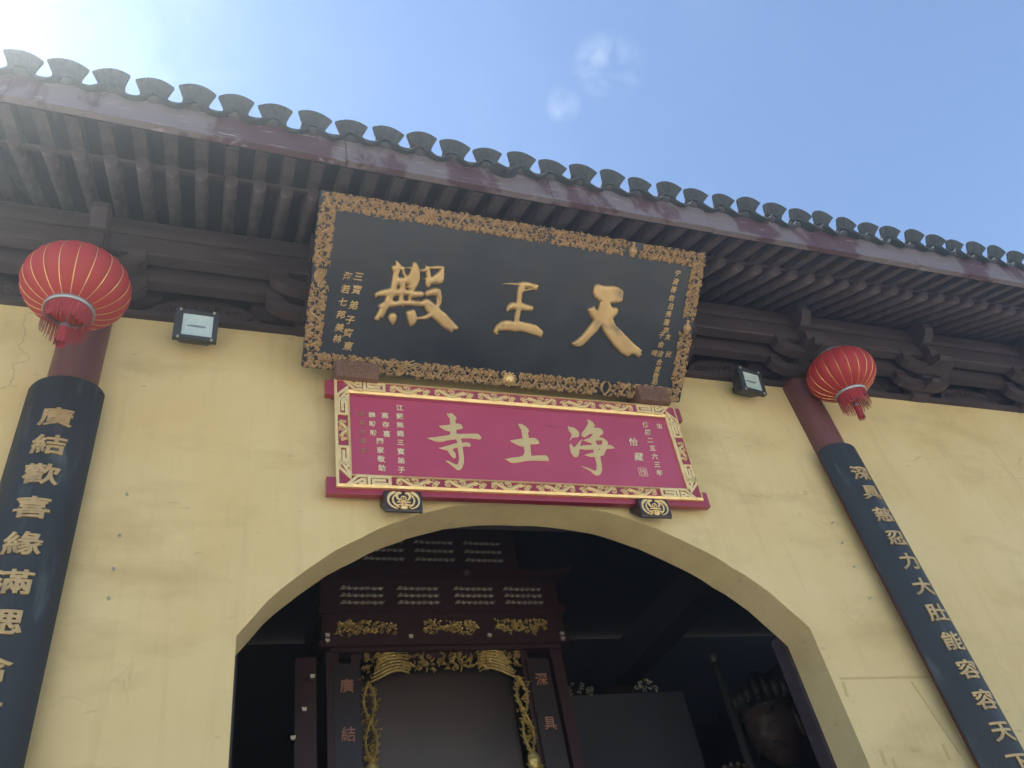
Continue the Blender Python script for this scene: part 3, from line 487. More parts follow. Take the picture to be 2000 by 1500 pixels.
def cloud_motif(seed, s=1.0):            # a ruyi cloud: three curled heads on a trailing stem
    r = random.Random(seed); m = MB(); H = 0.014
    for cx, cz, rad, a, d in ((-0.026, 0.012, 0.017, 0.3, 1), (0.020, 0.020, 0.016, 2.6, -1), (0.002, -0.020, 0.018, 1.2 + r.random(), 1)):
        p = spiral(cx * s, cz * s, rad * s * 1.05, 0.003 * s, a + r.uniform(-.5, .5), d * 1.25, 13); m.ribbon(p, [0.0125 * s * (1 - 0.4 * i / 13) for i in range(14)], H); m.blob((cx * s, -0.006, cz * s), (0.010 * s, 0.011, 0.010 * s), 7, 4)
    p = bez((-0.052 * s, -0.028 * s), (-0.02 * s, -0.05 * s), (0.0, 0.045 * s), (0.056 * s, 0.026 * s * r.choice((-1, 1)))); m.ribbon(p, taper(11, 0.013 * s), H * 0.8)
    p = bez((-0.05 * s, 0.035 * s), (-0.045 * s, 0.0), (-0.01 * s, -0.01 * s), (0.015 * s, -0.042 * s)); m.ribbon(p, taper(11, 0.011 * s), H * 0.7)
    return m.mesh('cloud_scroll', 'frieze_gold')
def ribbon_motif(seed):                  # a looping silk ribbon, about 0.2 long
    m = MB(); H = 0.015; f = -1 if seed % 2 else 1
    p = bez((-0.105, 0.02 * f), (-0.07, 0.075 * f), (-0.05, -0.07 * f), (-0.01, -0.035 * f), 12) + bez((-0.01, -0.035 * f), (0.03, 0.0), (0.0, 0.075 * f), (0.045, 0.034 * f), 12)[1:] + bez((0.045, 0.034 * f), (0.085, 0.0), (0.06, -0.05 * f), (0.105, -0.03 * f), 10)[1:]
    m.ribbon(p, [0.0175 - 0.004 * math.sin(i * 0.5) for i in range(len(p))], H)
    for cx, cz, d in ((-0.052, -0.028 * f, 1), (0.012, 0.03 * f, -1), (0.068, -0.034 * f, 1)): m.ribbon(spiral(cx, cz, 0.022, 0.006, 1.0, d * 1.15, 11), 0.0145, H * 0.8)
    m.blob((0.085, -0.004, 0.03 * f), (0.015, 0.012, 0.015), 7, 4); m.blob((-0.085, -0.004, -0.03 * f), (0.015, 0.012, 0.017), 7, 4)
    return m.mesh('ribbon_scroll', 'frieze_gold')
CM = [cloud_motif(i, 1.0) for i in range(5)]; RM = [ribbon_motif(i) for i in range(4)]
def lotus():
    m = MB()
    for ring, (n, rad, ln) in enumerate(((14, 0.024, 0.040), (10, 0.014, 0.034), (6, 0.006, 0.024))):
        for i in range(n):
            a = 2 * math.pi * i / n + ring * 0.3; q = [(rad * math.cos(a) + t * ln * math.cos(a), rad * math.sin(a) + t * ln * math.sin(a)) for t in (0, 0.35, 0.7, 1)]; m.ribbon(q, [0.012, 0.019, 0.016, 0.003], 0.016 + 0.006 * ring)
    m.blob((0, -0.02, 0), (0.014, 0.014, 0.016), 8, 5); return m.mesh('lotus', 'frieze_gold')
def wheel():
    m = MB(); ci = [(0.040 * math.cos(2 * math.pi * i / 20), 0.040 * math.sin(2 * math.pi * i / 20)) for i in range(21)]; m.ribbon(ci, 0.012, 0.02)
    for i in range(14): a = 2 * math.pi * i / 14; m.ribbon([(0.046 * math.cos(a), 0.046 * math.sin(a)), (0.055 * math.cos(a + .08), 0.055 * math.sin(a + .08)), (0.068 * math.cos(a), 0.068 * math.sin(a))], [0.008, 0.007, 0.002], 0.013)
    for i in range(8): a = 2 * math.pi * i / 8; m.ribbon([(0.006 * math.cos(a), 0.006 * math.sin(a)), (0.034 * math.cos(a), 0.034 * math.sin(a))], 0.007, 0.016)
    m.blob((0, -0.012, 0), (0.012, 0.012, 0.012), 8, 5); return m.mesh('wheel', 'frieze_gold')
def vase():
    m = MB(); m.lathe([(0.004, 0.058), (0.016, 0.052), (0.018, 0.045), (0.010, 0.038), (0.013, 0.028), (0.030, 0.012), (0.036, -0.008), (0.030, -0.030), (0.018, -0.046), (0.022, -0.056)], k=14, cap=True)
    return m.mesh('vase', 'frieze_gold', True)
def knot():
    m = MB(); s = 0.050
    for k in (-0.6, 0.0, 0.6):
        m.ribbon([(-s + k * s * 0.55, -s * .55 - k * s * 0.55 + s * .55), (k * s * 0.55 + s * .0 + s, s * .55 - k * s * 0.55 + s * .45)], 0.010, 0.016); m.ribbon([(-s + k * s * .55, s * 1.0 + k * s * .55 - s * .55 + .0), (s + k * s * .55, -s * .45 + k * s * .55 - s * .0)], 0.010, 0.019)
    for sx in (-1, 1):
        for sz in (-1, 1): m.ribbon(spiral(sx * 0.062, sz * 0.025, 0.022, 0.016, 0, 1, 12), 0.009, 0.015)
    return m.mesh('endless_knot', 'frieze_gold')
def shell():
    m = MB()
    for i in range(5): a = 0.6 + i * 0.24; m.ribbon(bez((0.0, -0.05), (-0.03 * math.cos(a) * 2, -0.02), (-0.04 + .02 * i, 0.02), (-0.012 + .012 * i, 0.055)), taper(11, 0.016), 0.02)
    m.ribbon(spiral(0.004, -0.052, 0.026, 0.006, 2.2, -1.2, 12), 0.013, 0.018); return m.mesh('conch_shell', 'frieze_gold')
def fish():
    m = MB()
    for s in (-1, 1):
        p = bez((0.01 * s, 0.055), (0.06 * s, 0.02), (0.035 * s, -0.03), (-0.012 * s, -0.05)); m.ribbon(p, [0.010, 0.018, 0.022, 0.024, 0.024, 0.022, 0.019, 0.016, 0.012, 0.012, 0.020], 0.020)
    return m.mesh('twin_fish', 'frieze_gold')
def boss():
    m = MB(); m.blob((0, -0.012, 0), (0.034, 0.028, 0.032), 12, 8)
    for a in range(12): t = 2 * math.pi * a / 12; m.ribbon(spiral(0.042 * math.cos(t), 0.040 * math.sin(t), 0.013, 0.004, t, 1.0, 8), 0.008, 0.022)
    for sx in (-1, 1): m.blob((sx * 0.013, -0.036, 0.008), (0.007, 0.006, 0.007), 7, 4)
    m.blob((0, -0.040, -0.006), (0.009, 0.008, 0.010), 7, 4); return m.mesh('lion_mask', 'gold')
EM = {'lotus': lotus(), 'wheel': wheel(), 'vase': vase(), 'endless_knot': knot(), 'conch_shell': shell(), 'twin_fish': fish(), 'lion_mask': boss()}
BW = 0.115
def border(name, x0, z0, x1, z1, emblems):
    n_ = Vector((x1 - x0, 0, z1 - z0)); Ln = n_.length; d = n_.normalized(); ang = math.atan2(d.z, d.x)
    rail = MB().box((0, -0.001, 0), (1, 0.003, 1)); o = ob(name, MB().prism([(0, -BW / 2 + .002), (Ln, -BW / 2 + .002), (Ln, BW / 2 - .002), (0, BW / 2 - .002)], lambda p, q, t: (p, t, q), 0.001, -0.0015).mesh(name, 'lacquer'), sign, (x0, 0, z0), (0, -ang, 0))
    pos = 0.035; occ = sorted(emblems, key=lambda e: e[0])
    for e, nm in occ: ob(nm, EM[nm], o, (e, -0.002, 0), (0, ang, 0))
    nw = max(1, round(Ln / 0.185)); wl_ = Ln / nw
    for k in range(nw):                  # a ribbon weaves along the border, between two rows of clouds
        c_ = (k + 0.5) * wl_
        if all(abs(e - c_) > 0.075 for e, nm in occ): ob('ribbon_scroll', RM[k % 4], o, (c_, rnd.uniform(-.002, 0), 0)).scale = (wl_ / 0.21, 1, 1)
    for row in (-1, 1):
        pos = 0.03 + (0.026 if row > 0 else 0)
        while pos < Ln - 0.015:
            if all(abs(e - pos) > 0.060 for e, nm in occ): ob('cloud_scroll', CM[rnd.randrange(5)], o, (pos, rnd.uniform(-.004, -.001), row * rnd.uniform(0.026, 0.032)), (0, rnd.uniform(-.5, .5) + (math.pi if row < 0 else 0), 0)).scale = (0.78, 1, 0.74)
            pos += rnd.uniform(0.056, 0.062)
hb = BW / 2
border('carved_border', -bw / 2 + 0.012, bh - hb, bw / 2 - 0.012, bh - hb, [(0.74, 'lotus'), (1.56, 'wheel'), (2.30, 'vase')])
border('carved_border', -bw / 2 + 0.012, hb - 0.006, bw / 2 - 0.012, hb - 0.006, [(0.72, 'endless_knot'), (1.475, 'lion_mask'), (2.26, 'twin_fish')])
border('carved_border', -bw / 2 + hb, hb + 0.06, -bw / 2 + hb, bh - hb - 0.05, [(0.50, 'conch_shell')])
border('carved_border', bw / 2 - hb, hb + 0.06, bw / 2 - hb, bh - hb - 0.05, [(0.48, 'vase')])
# carved wooden blocks it rests on
for nm, x, z, w_ in (('left', -1.19, 5.482, 0.29), ('right', 1.115, 5.53, 0.27)):
    t = thing('sign_support_block', 'carved brown wooden block under the %s end of the black signboard' % nm, 'support block', (x, 0, z - 0.075), group='brown blocks under the black signboard')
    bl = MB(); bl.box((0, -0.125, 0.075), (w_, 0.25, 0.15)); o = ob('block', bl.mesh('block', 'carved'), t); bevelled(o, 0.008)
    cv = MB()
    for k in range(26):
        cv.ribbon(spiral(rnd.uniform(-w_ / 2 + .03, w_ / 2 - .03), rnd.uniform(0.025, 0.125), rnd.uniform(0.018, 0.026), 0.004, rnd.uniform(0, 6), rnd.choice((-1, 1)) * 1.1, 10), 0.007, 0.007, -0.25)
    ob('cloud_carving', cv.mesh('cloud_carving', 'carved'), t)
# ------------------------------------------------------------------ red signboard
rw, rh = 2.625, 0.833
rot = (Matrix.Rotation(R(5.19), 3, 'X') @ Matrix.Rotation(R(-0.55), 3, 'Y')).to_euler()
red = thing('temple_signboard', 'crimson signboard with gold characters and gold fretwork frame above the arch', 'signboard', (-0.019, -0.10, 4.608), rot)
bevelled(ob('panel', MB().box((0, 0.025, rh / 2), (rw - 0.02, 0.05, rh - 0.02)).mesh('panel', 'red'), red), 0.003)
for v in (0.775, 0.020): bevelled(ob('rail', MB().box((0, 0.022, v), (rw + 0.115, 0.055, 0.12)).mesh('rail', 'red_frame'), red), 0.004)
for k in ('si', 'tu', 'jing'):
    ob('character_rim', poly_glyph(GLYPH[k], 'character_rim', 'ivory', 0.0015, 0.0035), red, (0, -0.002, 0)); ob('large_character', poly_glyph(GLYPH[k], 'large_character', 'foil', 0.006, 0.0), red, (0, -0.005, 0))
def vcol(s, u0, v0, u1, v1, size, m='ivory', off=0.0008, shear=0.0):
    n = len(s); column(red, s, [(u0 + (u1 - u0) * i / max(1, n - 1), v0 + (v1 - v0) * i / max(1, n - 1)) for i in range(n)], size, m, shear, 0.0015, off)
vcol('江蘇無錫三寶弟子', -0.873, 0.645, -0.894, 0.152, 0.050); vcol('高存喜', -0.978, 0.573, -0.974, 0.425, 0.050); vcol('闔家敬助', -1.0215, 0.363, -1.020, 0.160, 0.050)
vcol('韓盼盼', -1.065, 0.569, -1.060, 0.427, 0.048); vcol('吴其林闔家', -1.133, 0.574, -1.131, 0.283, 0.042, 'faded', 0.0)
vcol('佛曆二五六三年', 1.024, 0.655, 1.022, 0.230, 0.054, shear=0.2); vcol('怡藏', 0.876, 0.49, 0.886, 0.36, 0.075, shear=0.2)
def seal(x, z, s, lines):
    m = MB(); e = s / 2
    for a, b in (((-e, -e), (e, -e)), ((e, -e), (e, e)), ((e, e), (-e, e)), ((-e, e), (-e, -e))): m.ribbon([a, b], 0.004, 0.002)
    for a, b in lines: m.ribbon([(a[0] * e, a[1] * e), (b[0] * e, b[1] * e)], 0.004, 0.002)
    ob('seal', m.mesh('seal', 'ivory'), red, (x, -0.001, z))
seal(0.889, 0.231, 0.066, [((-.6, .6), (-.1, .6)), ((-.6, .6), (-.6, -.6)), ((-.1, .6), (-.1, 0)), ((-.6, 0), (-.1, 0)), ((-.6, -.6), (0, -.6)), ((.2, .7), (.2, -.7)), ((.2, .4), (.8, .4)), ((.2, 0), (.8, 0)), ((.5, .7), (.5, -.7)), ((.2, -.5), (.8, -.5))])
seal(1.145, 0.652, 0.036, [((-.6, .6), (.6, .2)), ((-.6, 0), (.6, -.3)), ((0, .8), (0, -.8)), ((-.6, -.5), (.5, -.7))])
# mitred frame with gold rims, corner frets and scrolls
FB = 0.100; frm_ = MB(); YF = -0.030
def strip(m, a, b, inset0, inset1, y0, y1):       # mitred strip round the board between two insets
    def rc(i): return [(-rw / 2 + i, i), (rw / 2 - i, i), (rw / 2 - i, rh - i), (-rw / 2 + i, rh - i)]
    o, i_ = rc(inset0), rc(inset1); vs = []
    for q in (o, i_):
        for x, z in q: vs.append((x, 0, z))
    vs = [(x, y0, z) for x, _, z in vs[:4]] + [(x, y1, z) for x, _, z in vs[4:]] + [(x, 0.0, z) for x, _, z in vs[:4]] + [(x, -0.0005, z) for x, _, z in vs[4:]]
    m.add(vs, [(k, (k + 1) % 4, 4 + (k + 1) % 4, 4 + k) for k in range(4)] + [(k, (k + 1) % 4, 8 + (k + 1) % 4, 8 + k) for k in range(4)] + [(4 + k, 4 + (k + 1) % 4, 12 + (k + 1) % 4, 12 + k) for k in range(4)])
strip(frm_, 0, 0, 0.016, FB - 0.014, -0.026, -0.018); frame = ob('frame', frm_.mesh('frame', 'red_frame'), red)
g1 = MB(); strip(g1, 0, 0, 0.0, 0.016, -0.026, -0.034); ob('gold_rim', g1.mesh('gold_rim', 'gold'), frame)
g2 = MB(); strip(g2, 0, 0, FB - 0.018, FB, -0.026, -0.014); ob('gold_rim', g2.mesh('gold_rim', 'gold'), frame)
def flat(m, pts, w_, y0, y1):                      # flat raised gold strip with mitred corners
    n = len(pts); vs = []
    for i, (x, z) in enumerate(pts):
        def nrm(a, b): dx, dz_ = b[0] - a[0], b[1] - a[1]; L_ = math.hypot(dx, dz_); return (-dz_ / L_, dx / L_)
        n1 = nrm(pts[max(i - 1, 0)], pts[max(i, 1)]); n2 = nrm(pts[min(i, n - 2)], pts[min(i + 1, n - 1)]); bx, bz = n1[0] + n2[0], n1[1] + n2[1]; L_ = math.hypot(bx, bz) or 1; bx, bz = bx / L_, bz / L_; k = 1 / max(0.4, bx * n1[0] + bz * n1[1])
        for y in (y0, y1):
            vs += [(x + bx * w_ / 2 * k, y, z + bz * w_ / 2 * k), (x - bx * w_ / 2 * k, y, z - bz * w_ / 2 * k)]
    fs = []
    for i in range(n - 1):
        a, b = i * 4, i * 4 + 4; fs += [(a + 2, a + 3, b + 3, b + 2), (a, a + 2, b + 2, b), (a + 1, b + 1, b + 3, a + 3)]
    m.add(vs, fs + [(0, 1, 3, 2), (n * 4 - 4, n * 4 - 2, n * 4 - 1, n * 4 - 3)])
def fret(flip):                                    # one square spiral of the meander, about 0.14 long
    m = MB(); p = [(-0.070, -0.040), (-0.070, 0.026), (0.062, 0.026), (0.062, -0.025), (-0.043, -0.025), (-0.043, 0.001), (0.036, 0.001)]
    flat(m, [(x, z * flip) for x, z in p], 0.0195, -0.020, -0.0315); return m.mesh('fret', 'gold')
FR = [fret(1), fret(-1)]
def corner_fret():
    m = MB(); flat(m, [(0.075, 0.030), (0.020, 0.030), (-0.045, -0.034), (-0.020, -0.034), (0.040, 0.004), (0.060, 0.004), (0.060, -0.024), (0.022, -0.024)], 0.0185, -0.020, -0.0315); return m.mesh('corner_fret', 'gold')
CFm = corner_fret()
def scroll_motif():                                # a curling dragon scroll about 0.29 long
    m = MB(); H = 0.016
    m.ribbon(bez((-0.14, 0.012), (-0.10, 0.06), (-0.06, -0.055), (0.0, -0.018), 12) + bez((0.0, -0.018), (0.05, 0.015), (0.06, 0.03), (0.125, -0.012), 10)[1:], [0.014 + 0.024 * math.sin(math.pi * min(1, i / 20)) for i in range(23)], H)
    for cx, cz, r_, a, d in ((-0.118, -0.008, 0.017, 1.5, 1), (-0.07, 0.012, 0.017, -1.5, -1), (-0.02, 0.012, 0.019, 3.0, -1), (0.028, -0.018, 0.016, 2.2, 1), (0.06, 0.016, 0.016, 4.0, 1), (0.10, -0.016, 0.014, 0.4, -1), (0.125, 0.008, 0.012, 2.2, 1)):
        m.ribbon(spiral(cx, cz, r_ * 1.25, 0.004, a, d * 1.2, 11), [0.019 - 0.009 * i / 11 for i in range(12)], H * 0.85)
    for cx, cz, a in ((-0.045, 0.030, 1.0), (-0.10, 0.030, 1.9), (0.005, 0.032, 1.6), (0.09, 0.026, 0.8), (-0.05, -0.030, -1.4), (0.055, -0.032, -1.2), (0.0, -0.034, -2.2)):
        m.ribbon([(cx, cz), (cx + 0.010 * math.cos(a), cz + 0.006 * math.sin(a)), (cx + 0.022 * math.cos(a + .4), cz + 0.010 * math.sin(a + .4))], [0.017, 0.015, 0.004], H * 0.8)
    return m.mesh('scroll_carving', 'foil')
SMm = scroll_motif(); mid = FB / 2
for v, fz in ((mid, 1), (rh - mid, -1)):
    for s in (-1, 1):
        ob('corner_fret', CFm, frame, (s * (rw / 2 - 0.115), 0, v), (0, 0, 0) if False else (0, 0, 0)).scale = (-s * 1.0 if False else s * -1.0, 1, -fz * -1.0)
        ob('fret', FR[0], frame, (s * (rw / 2 - 0.272), 0, v)).scale = (-s, 1, fz)
    n = 6; span = rw - 2 * 0.36
    for k in range(n):
        x = -span / 2 + span * (k + 0.5) / n; ob('scroll_carving', SMm, frame, (x, -0.018, v)).scale = ((1 if x < 0 else -1) * span / n / 0.31, 1, 0.86)
for s in (-1, 1):
    for zs in (-1, 1):
        o = ob('corner_fret', CFm, frame, (s * (rw / 2 - mid), 0, rh / 2 + zs * (rh / 2 - 0.115)), (0, R(90), 0)); o.scale = (zs, 1, s)
        o = ob('fret', FR[0], frame, (s * (rw / 2 - mid), 0, rh / 2 + zs * 0.185), (0, R(90), 0)); o.scale = (zs * 0.92, 1, s)
    o = ob('scroll_carving', SMm, frame, (s * (rw / 2 - mid), -0.018, rh / 2), (0, R(90), 0)); o.scale = (0.58, 1, 0.8 * s)
# ------------------------------------------------------------------ bat brackets under the red signboard
def bat(parent):
    m = MB(); H = 0.012
    for s in (-1, 1):
        m.ribbon([(s * x, z) for x, z in bez((-0.048, 0.058), (-0.105, 0.055), (-0.125, -0.045), (-0.040, -0.062), 14)], [0.012, .02, .024, .024, .022, .02, .018, .016, .015, .014, .012, .011, .010, .009, .007], H)
        m.ribbon([(s * x, z) for x, z in bez((-0.012, 0.050), (-0.045, 0.066), (-0.055, 0.020), (-0.022, 0.000), 10)], [.012, .018, .022, .024, .024, .022, .02, .018, .016, .014, .012], H)
        m.ribbon([(s * x, z) for x, z in bez((-0.052, 0.038), (-0.080, 0.010), (-0.070, -0.030), (-0.030, -0.052), 10)], taper(11, 0.015), H)
        m.ribbon([(s * x, z) for x, z in bez((-0.060, -0.030), (-0.040, -0.040), (-0.02, -0.034), (-0.006, -0.024), 8)], 0.009, H)
    ci = [(0.017 * math.cos(2 * math.pi * i / 14), 0.012 + 0.017 * math.sin(2 * math.pi * i / 14)) for i in range(15)]; m.ribbon(ci, 0.008, H * 1.1); m.blob((0, -0.004, 0.012), (0.006, 0.006, 0.006), 6, 4)
    m.ribbon([(-0.042, -0.013), (0.042, -0.013)], 0.009, H); m.ribbon([(-0.024, -0.030), (0.024, -0.030)], 0.007, H); m.blob((0, 0, -0.052), (0.026, 0.012, 0.014), 10, 5); m.blob((-0.012, -0.006, -0.045), (0.01, 0.01, 0.01), 6, 4); m.blob((0.012, -0.006, -0.045), (0.01, 0.01, 0.01), 6, 4)
    return ob('bat_ornament', m.mesh('bat_ornament', 'gold'), parent, (0, -0.141, 0.004))
for nm, x, z in (('left', -0.925, 4.492), ('right', 0.855, 4.524)):
    t = thing('sign_bracket', 'dark bracket with gold bat ornament under the %s end of the crimson signboard' % nm, 'bracket', (x, 0, z), group='bat brackets under the crimson signboard')
    m = MB(); m.prism([(0.0, 0.045), (-0.118, -0.072), (-0.130, -0.074), (-0.138, -0.060), (-0.142, 0.0), (-0.142, 0.05), (-0.136, 0.078), (-0.125, 0.080), (0.0, 0.080)], lambda p, q, tt: (tt, p, q), -0.118, 0.118); bevelled(ob('block', m.mesh('block', 'blackbox'), t), 0.003)
    bat(t)
# ------------------------------------------------------------------ couplet boards
RO = 0.245
def couplet(label, x, z_top, z_bot, chars, zs, size):
    t = thing('couplet_board', label, 'couplet board', (x, 0.038, z_bot), group='couplet boards on the door pillars')
    n = 20; A = R(58); H_ = z_top - z_bot; m = MB(); lay = []
    for r in (RO, RO - 0.035):
        lay.append([[(r * math.sin(-A + 2 * A * i / n), -r * math.cos(-A + 2 * A * i / n), z if k < 6 else z - 0.035 * abs(-1 + 2 * i / n) ** 6) for i in range(n + 1)] for k, z in enumerate([H_ * q / 6 for q in range(7)])])
    for l_ in lay: m.grid(l_)
    m.grid([lay[0][0], lay[1][0]]); m.grid([lay[0][-1], lay[1][-1]])
    for k in (0, -1): m.grid([[q[k] for q in lay[0]], [q[k] for q in lay[1]]])
    me = m.mesh('board', 'couplet'); o = ob('board', me, t); bevelled(o, 0.006, 2)
    for c_, z in zip(chars, zs): ob('character', text_glyph(c_, size * 0.66, 'oldgold', 0.004, 0.0010, 1.32, 0.0, 0.0025, bend=RO), t, (0, -RO - 0.003, z - z_bot))
couplet('black curved board with gold characters on the pillar left of the doorway', -2.91, 5.245, 1.55, '廣結歡喜緣滿腮含笑笑世間', [4.923, 4.724, 4.522, 4.310, 4.094, 3.88, 3.667, 3.45, 3.24, 3.03, 2.82, 2.6], 0.205)
couplet('black curved board with gold characters on the pillar right of the doorway', 2.815, 5.215, 1.55, '深具慈忍力大肚能容容天下', [4.904, 4.715, 4.509, 4.300, 4.100, 3.895, 3.690, 3.480, 3.280, 3.075, 2.868, 2.67], 0.205)
# ------------------------------------------------------------------ lanterns
def lantern(label, loc, tilt, hook):
    t = thing('red_lantern', label, 'lantern', loc, tilt, group='red lanterns under the eaves')
    Rl, Hl, NR = 0.288, 0.195, 20; m = MB(); pf = []
    for i in range(25):
        ph = R(-66 + 132 * i / 24); pf.append((Rl * math.cos(ph) ** 0.92, Hl * math.sin(ph) / math.sin(R(66))))
    m.lathe(pf, k=NR * 6, lobes=NR, depth=0.028); me = m.mesh('shade', 'silk', True); ob('shade', me, t)
    rm = MB(); rm.tube([(r * 0.9745 + 0.001, 0, z) for r, z in pf[::2]], 0.0022, 5); rme = rm.mesh('rib', 'brass')
    for k in range(NR): ob('rib', rme, t, (0, 0, 0), (0, 0, 2 * math.pi * k / NR))
    r0, z0 = pf[0][0], pf[0][1]; ob('lower_ring', MB().lathe([(r0 - .006, z0 + .012), (r0 + 0.006, z0 + .008), (r0 + 0.006, z0 - 0.022), (r0 - 0.004, z0 - 0.024), (r0 - .006, z0 + .012)], k=32).mesh('ring', 'silver', True), t)
    ob('upper_ring', MB().lathe([(r0 - .006, -z0 + .02), (r0 + 0.005, -z0 + .018), (r0 + 0.005, -z0 - 0.012), (r0 - .006, -z0 - .01), (r0 - .006, -z0 + .02)], k=32).mesh('ring', 'silver', True), t)
    ob('top_cap', MB().lathe([(0.002, -z0 + .012), (r0 - .006, -z0 + .012), (r0 - .006, -z0 + .004), (0.002, -z0 + .004)], k=24).mesh('cap', 'fringe'), t)
    fm = MB(); rf = random.Random(5)
    for k in range(230):
        a = 2 * math.pi * k / 230; L_ = 0.125 + rf.uniform(-.035, .02); rr_ = r0 - 0.002 - rf.uniform(0, 0.008); wv = rf.uniform(-.04, .04)
        q = [(rr_ * math.cos(a + wv * s), rr_ * math.sin(a + wv * s), z0 - 0.016 - L_ * s) for s in (0, 0.5, 1.0)]
        e = Vector((-math.sin(a), math.cos(a), 0)) * 0.0019
        fm.grid([[Vector(p) - e, Vector(p) + e] for p in q])
    ob('fringe', fm.mesh('fringe', 'fringe'), t)
    ob('bell', MB().lathe([(0.004, 0.055), (0.006, 0.02), (0.020, 0.008), (0.026, -0.006), (0.024, -0.02)], (0, 0, z0 - 0.115), 16).mesh('bell', 'silver', True), t)
    tm = MB()
    for k in range(60):
        a = 2 * math.pi * k / 60; L_ = 0.12 + rf.uniform(-.02, .015); e = Vector((-math.sin(a), math.cos(a), 0)) * 0.0022
        tm.grid([[Vector((r_ * math.cos(a), r_ * math.sin(a), z0 - 0.13 - L_ * s)) - e, Vector((r_ * math.cos(a), r_ * math.sin(a), z0 - 0.13 - L_ * s)) + e] for r_, s in ((0.020, 0), (0.024, 0.5), (0.030, 1))])
    ob('tassel', tm.mesh('tassel', 'fringe'), t)
    ob('stem', MB().tube([(0, 0, -z0), (0, 0, z0 - 0.13)], 0.004, 6).mesh('stem', 'greymetal'), t)
    inv = (Matrix.Translation(loc) @ t.rotation_euler.to_matrix().to_4x4()).inverted(); hp = inv @ Vector(hook)
    ob('hanging_cord', MB().tube([(0, 0, -z0 + 0.005), tuple(hp)], 0.004, 6).mesh('hanging_cord', 'cord'), t)
lantern('large round red lantern hanging beside the left pillar, nearest the camera', (-2.872, -0.715, 5.47), (R(2), R(1), 0.1), (-2.80, -0.50, 6.15))
lantern('smaller looking red lantern hanging over the right pillar, swung outward', (2.93, -0.43, 5.79), (R(5), R(-5), 0.4), (2.83, -0.49, 6.14))
# ------------------------------------------------------------------ floodlights on the wall top
def floodlight(label, x, z, rz, rx):
    t = thing('floodlight', label, 'floodlight', (x, -0.185, z), (rx, 0, rz), group='floodlights at the top of the wall')
    W_, H_ = 0.275, 0.222; m = MB()
    m.prism([(-W_ / 2, -H_ / 2), (W_ / 2, -H_ / 2), (W_ / 2, H_ / 2), (-W_ / 2, H_ / 2)], lambda p, q, tt: (p * (1 - 0.35 * tt / 0.12), tt, q * (1 - 0.35 * tt / 0.12)), 0.0345, 0.13); ob('housing', m.mesh('housing', 'blackmetal'), t)
    f = MB()
    for c_, d in (((0, 0.0115, H_ / 2 - 0.013), (W_, 0.045, 0.026)), ((0, 0.0115, -H_ / 2 + 0.013), (W_, 0.045, 0.026)), ((-W_ / 2 + 0.0255, 0.0117, 0), (0.051, 0.0445, H_ - 0.052)), ((W_ / 2 - 0.0165, 0.0117, 0), (0.033, 0.0445, H_ - 0.052))): f.box(c_, d)
    ob('front_frame', f.mesh('front_frame', 'blackmetal'), t)
    r = MB(); r.add([(-0.086, 0.0, -0.085), (0.104, 0.0, -0.085), (0.104, 0.0, 0.085), (-0.086, 0.0, 0.085), (-0.07, 0.012, -0.050), (0.09, 0.012, -0.050), (0.09, 0.012, 0.050), (-0.07, 0.012, 0.050)], [(0, 1, 5, 4), (1, 2, 6, 5), (2, 3, 7, 6), (3, 0, 4, 7), (4, 5, 6, 7)]); ob('reflector', r.mesh('reflector', 'reflector'), t)
    ob('bulb', MB().tube([(-0.055, 0.008, 0), (-0.02, 0.008, 0), (0.03, 0.008, 0), (0.06, 0.008, 0)], [0.004, 0.007, 0.007, 0.004], 10).mesh('bulb', 'silver', True), t)
    ob('glass_pane', MB().box((0.009, -0.0055, 0), (0.189, 0.004, 0.170)).mesh('glass_pane', 'glass'), t)
    for sx in (-1, 1):
        for sz in (-1, 1): ob('clip', MB().box((sx * W_ * 0.38, -0.013, sz * (H_ / 2 - 0.004)), (0.014, 0.006, 0.018)).mesh('clip', 'greymetal'), t)
    ob('mount', MB().box((0, 0.15, 0.0), (0.10, 0.06, 0.05)).mesh('mount', 'blackmetal'), t)
floodlight('black floodlight beside the large lantern on the left of the black signboard', -2.24, 5.805, R(2), R(14))
floodlight('black floodlight right of the black signboard, near the right pillar', 2.185, 5.845, R(10), R(10))
# ------------------------------------------------------------------ shrine inside the hall
SY = 2.05
shr = thing('shrine', 'dark red shrine with gilded scrollwork and carved niche inside the doorway', 'shrine', (-0.03, SY, 0.12))
def sp(name, mb, m, loc=(0, 0, 0), smooth=False, parent=shr, rot=(0, 0, 0)): return ob(name, mb.mesh(name, m, smooth), parent, (loc[0], loc[1], loc[2] - (0.12 if parent is shr else 0)), rot)
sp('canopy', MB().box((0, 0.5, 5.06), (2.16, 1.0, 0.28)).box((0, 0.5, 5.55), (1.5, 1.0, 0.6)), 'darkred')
sp('cornice', MB().prism([(-1.16, 5.24), (-1.0, 5.205), (0, 5.195), (1.0, 5.205), (1.2, 5.25), (1.24, 5.30), (1.0, 5.26), (0, 5.25), (-1.0, 5.26), (-1.2, 5.30)], lambda p, q, t: (p, t, q), -0.10, 0.05), 'darkred')
sp('round_emblem', MB().lathe([(0.001, 0.03), (0.028, 0.03), (0.032, 0.018), (0.048, 0.018), (0.052, 0)], k=20), 'darkred', (0.2, -0.10, 5.232), True, shr, (R(90), 0, 0))
sp('lintel', MB().box((0, 0.06, 4.90), (2.2, 0.2, 0.07)).box((0, 0.07, 4.745), (2.14, 0.16, 0.24)).box((0, 0.02, 4.60), (2.2, 0.14, 0.05)).box((0, 0.05, 4.555), (2.0, 0.12, 0.035)), 'darkred')
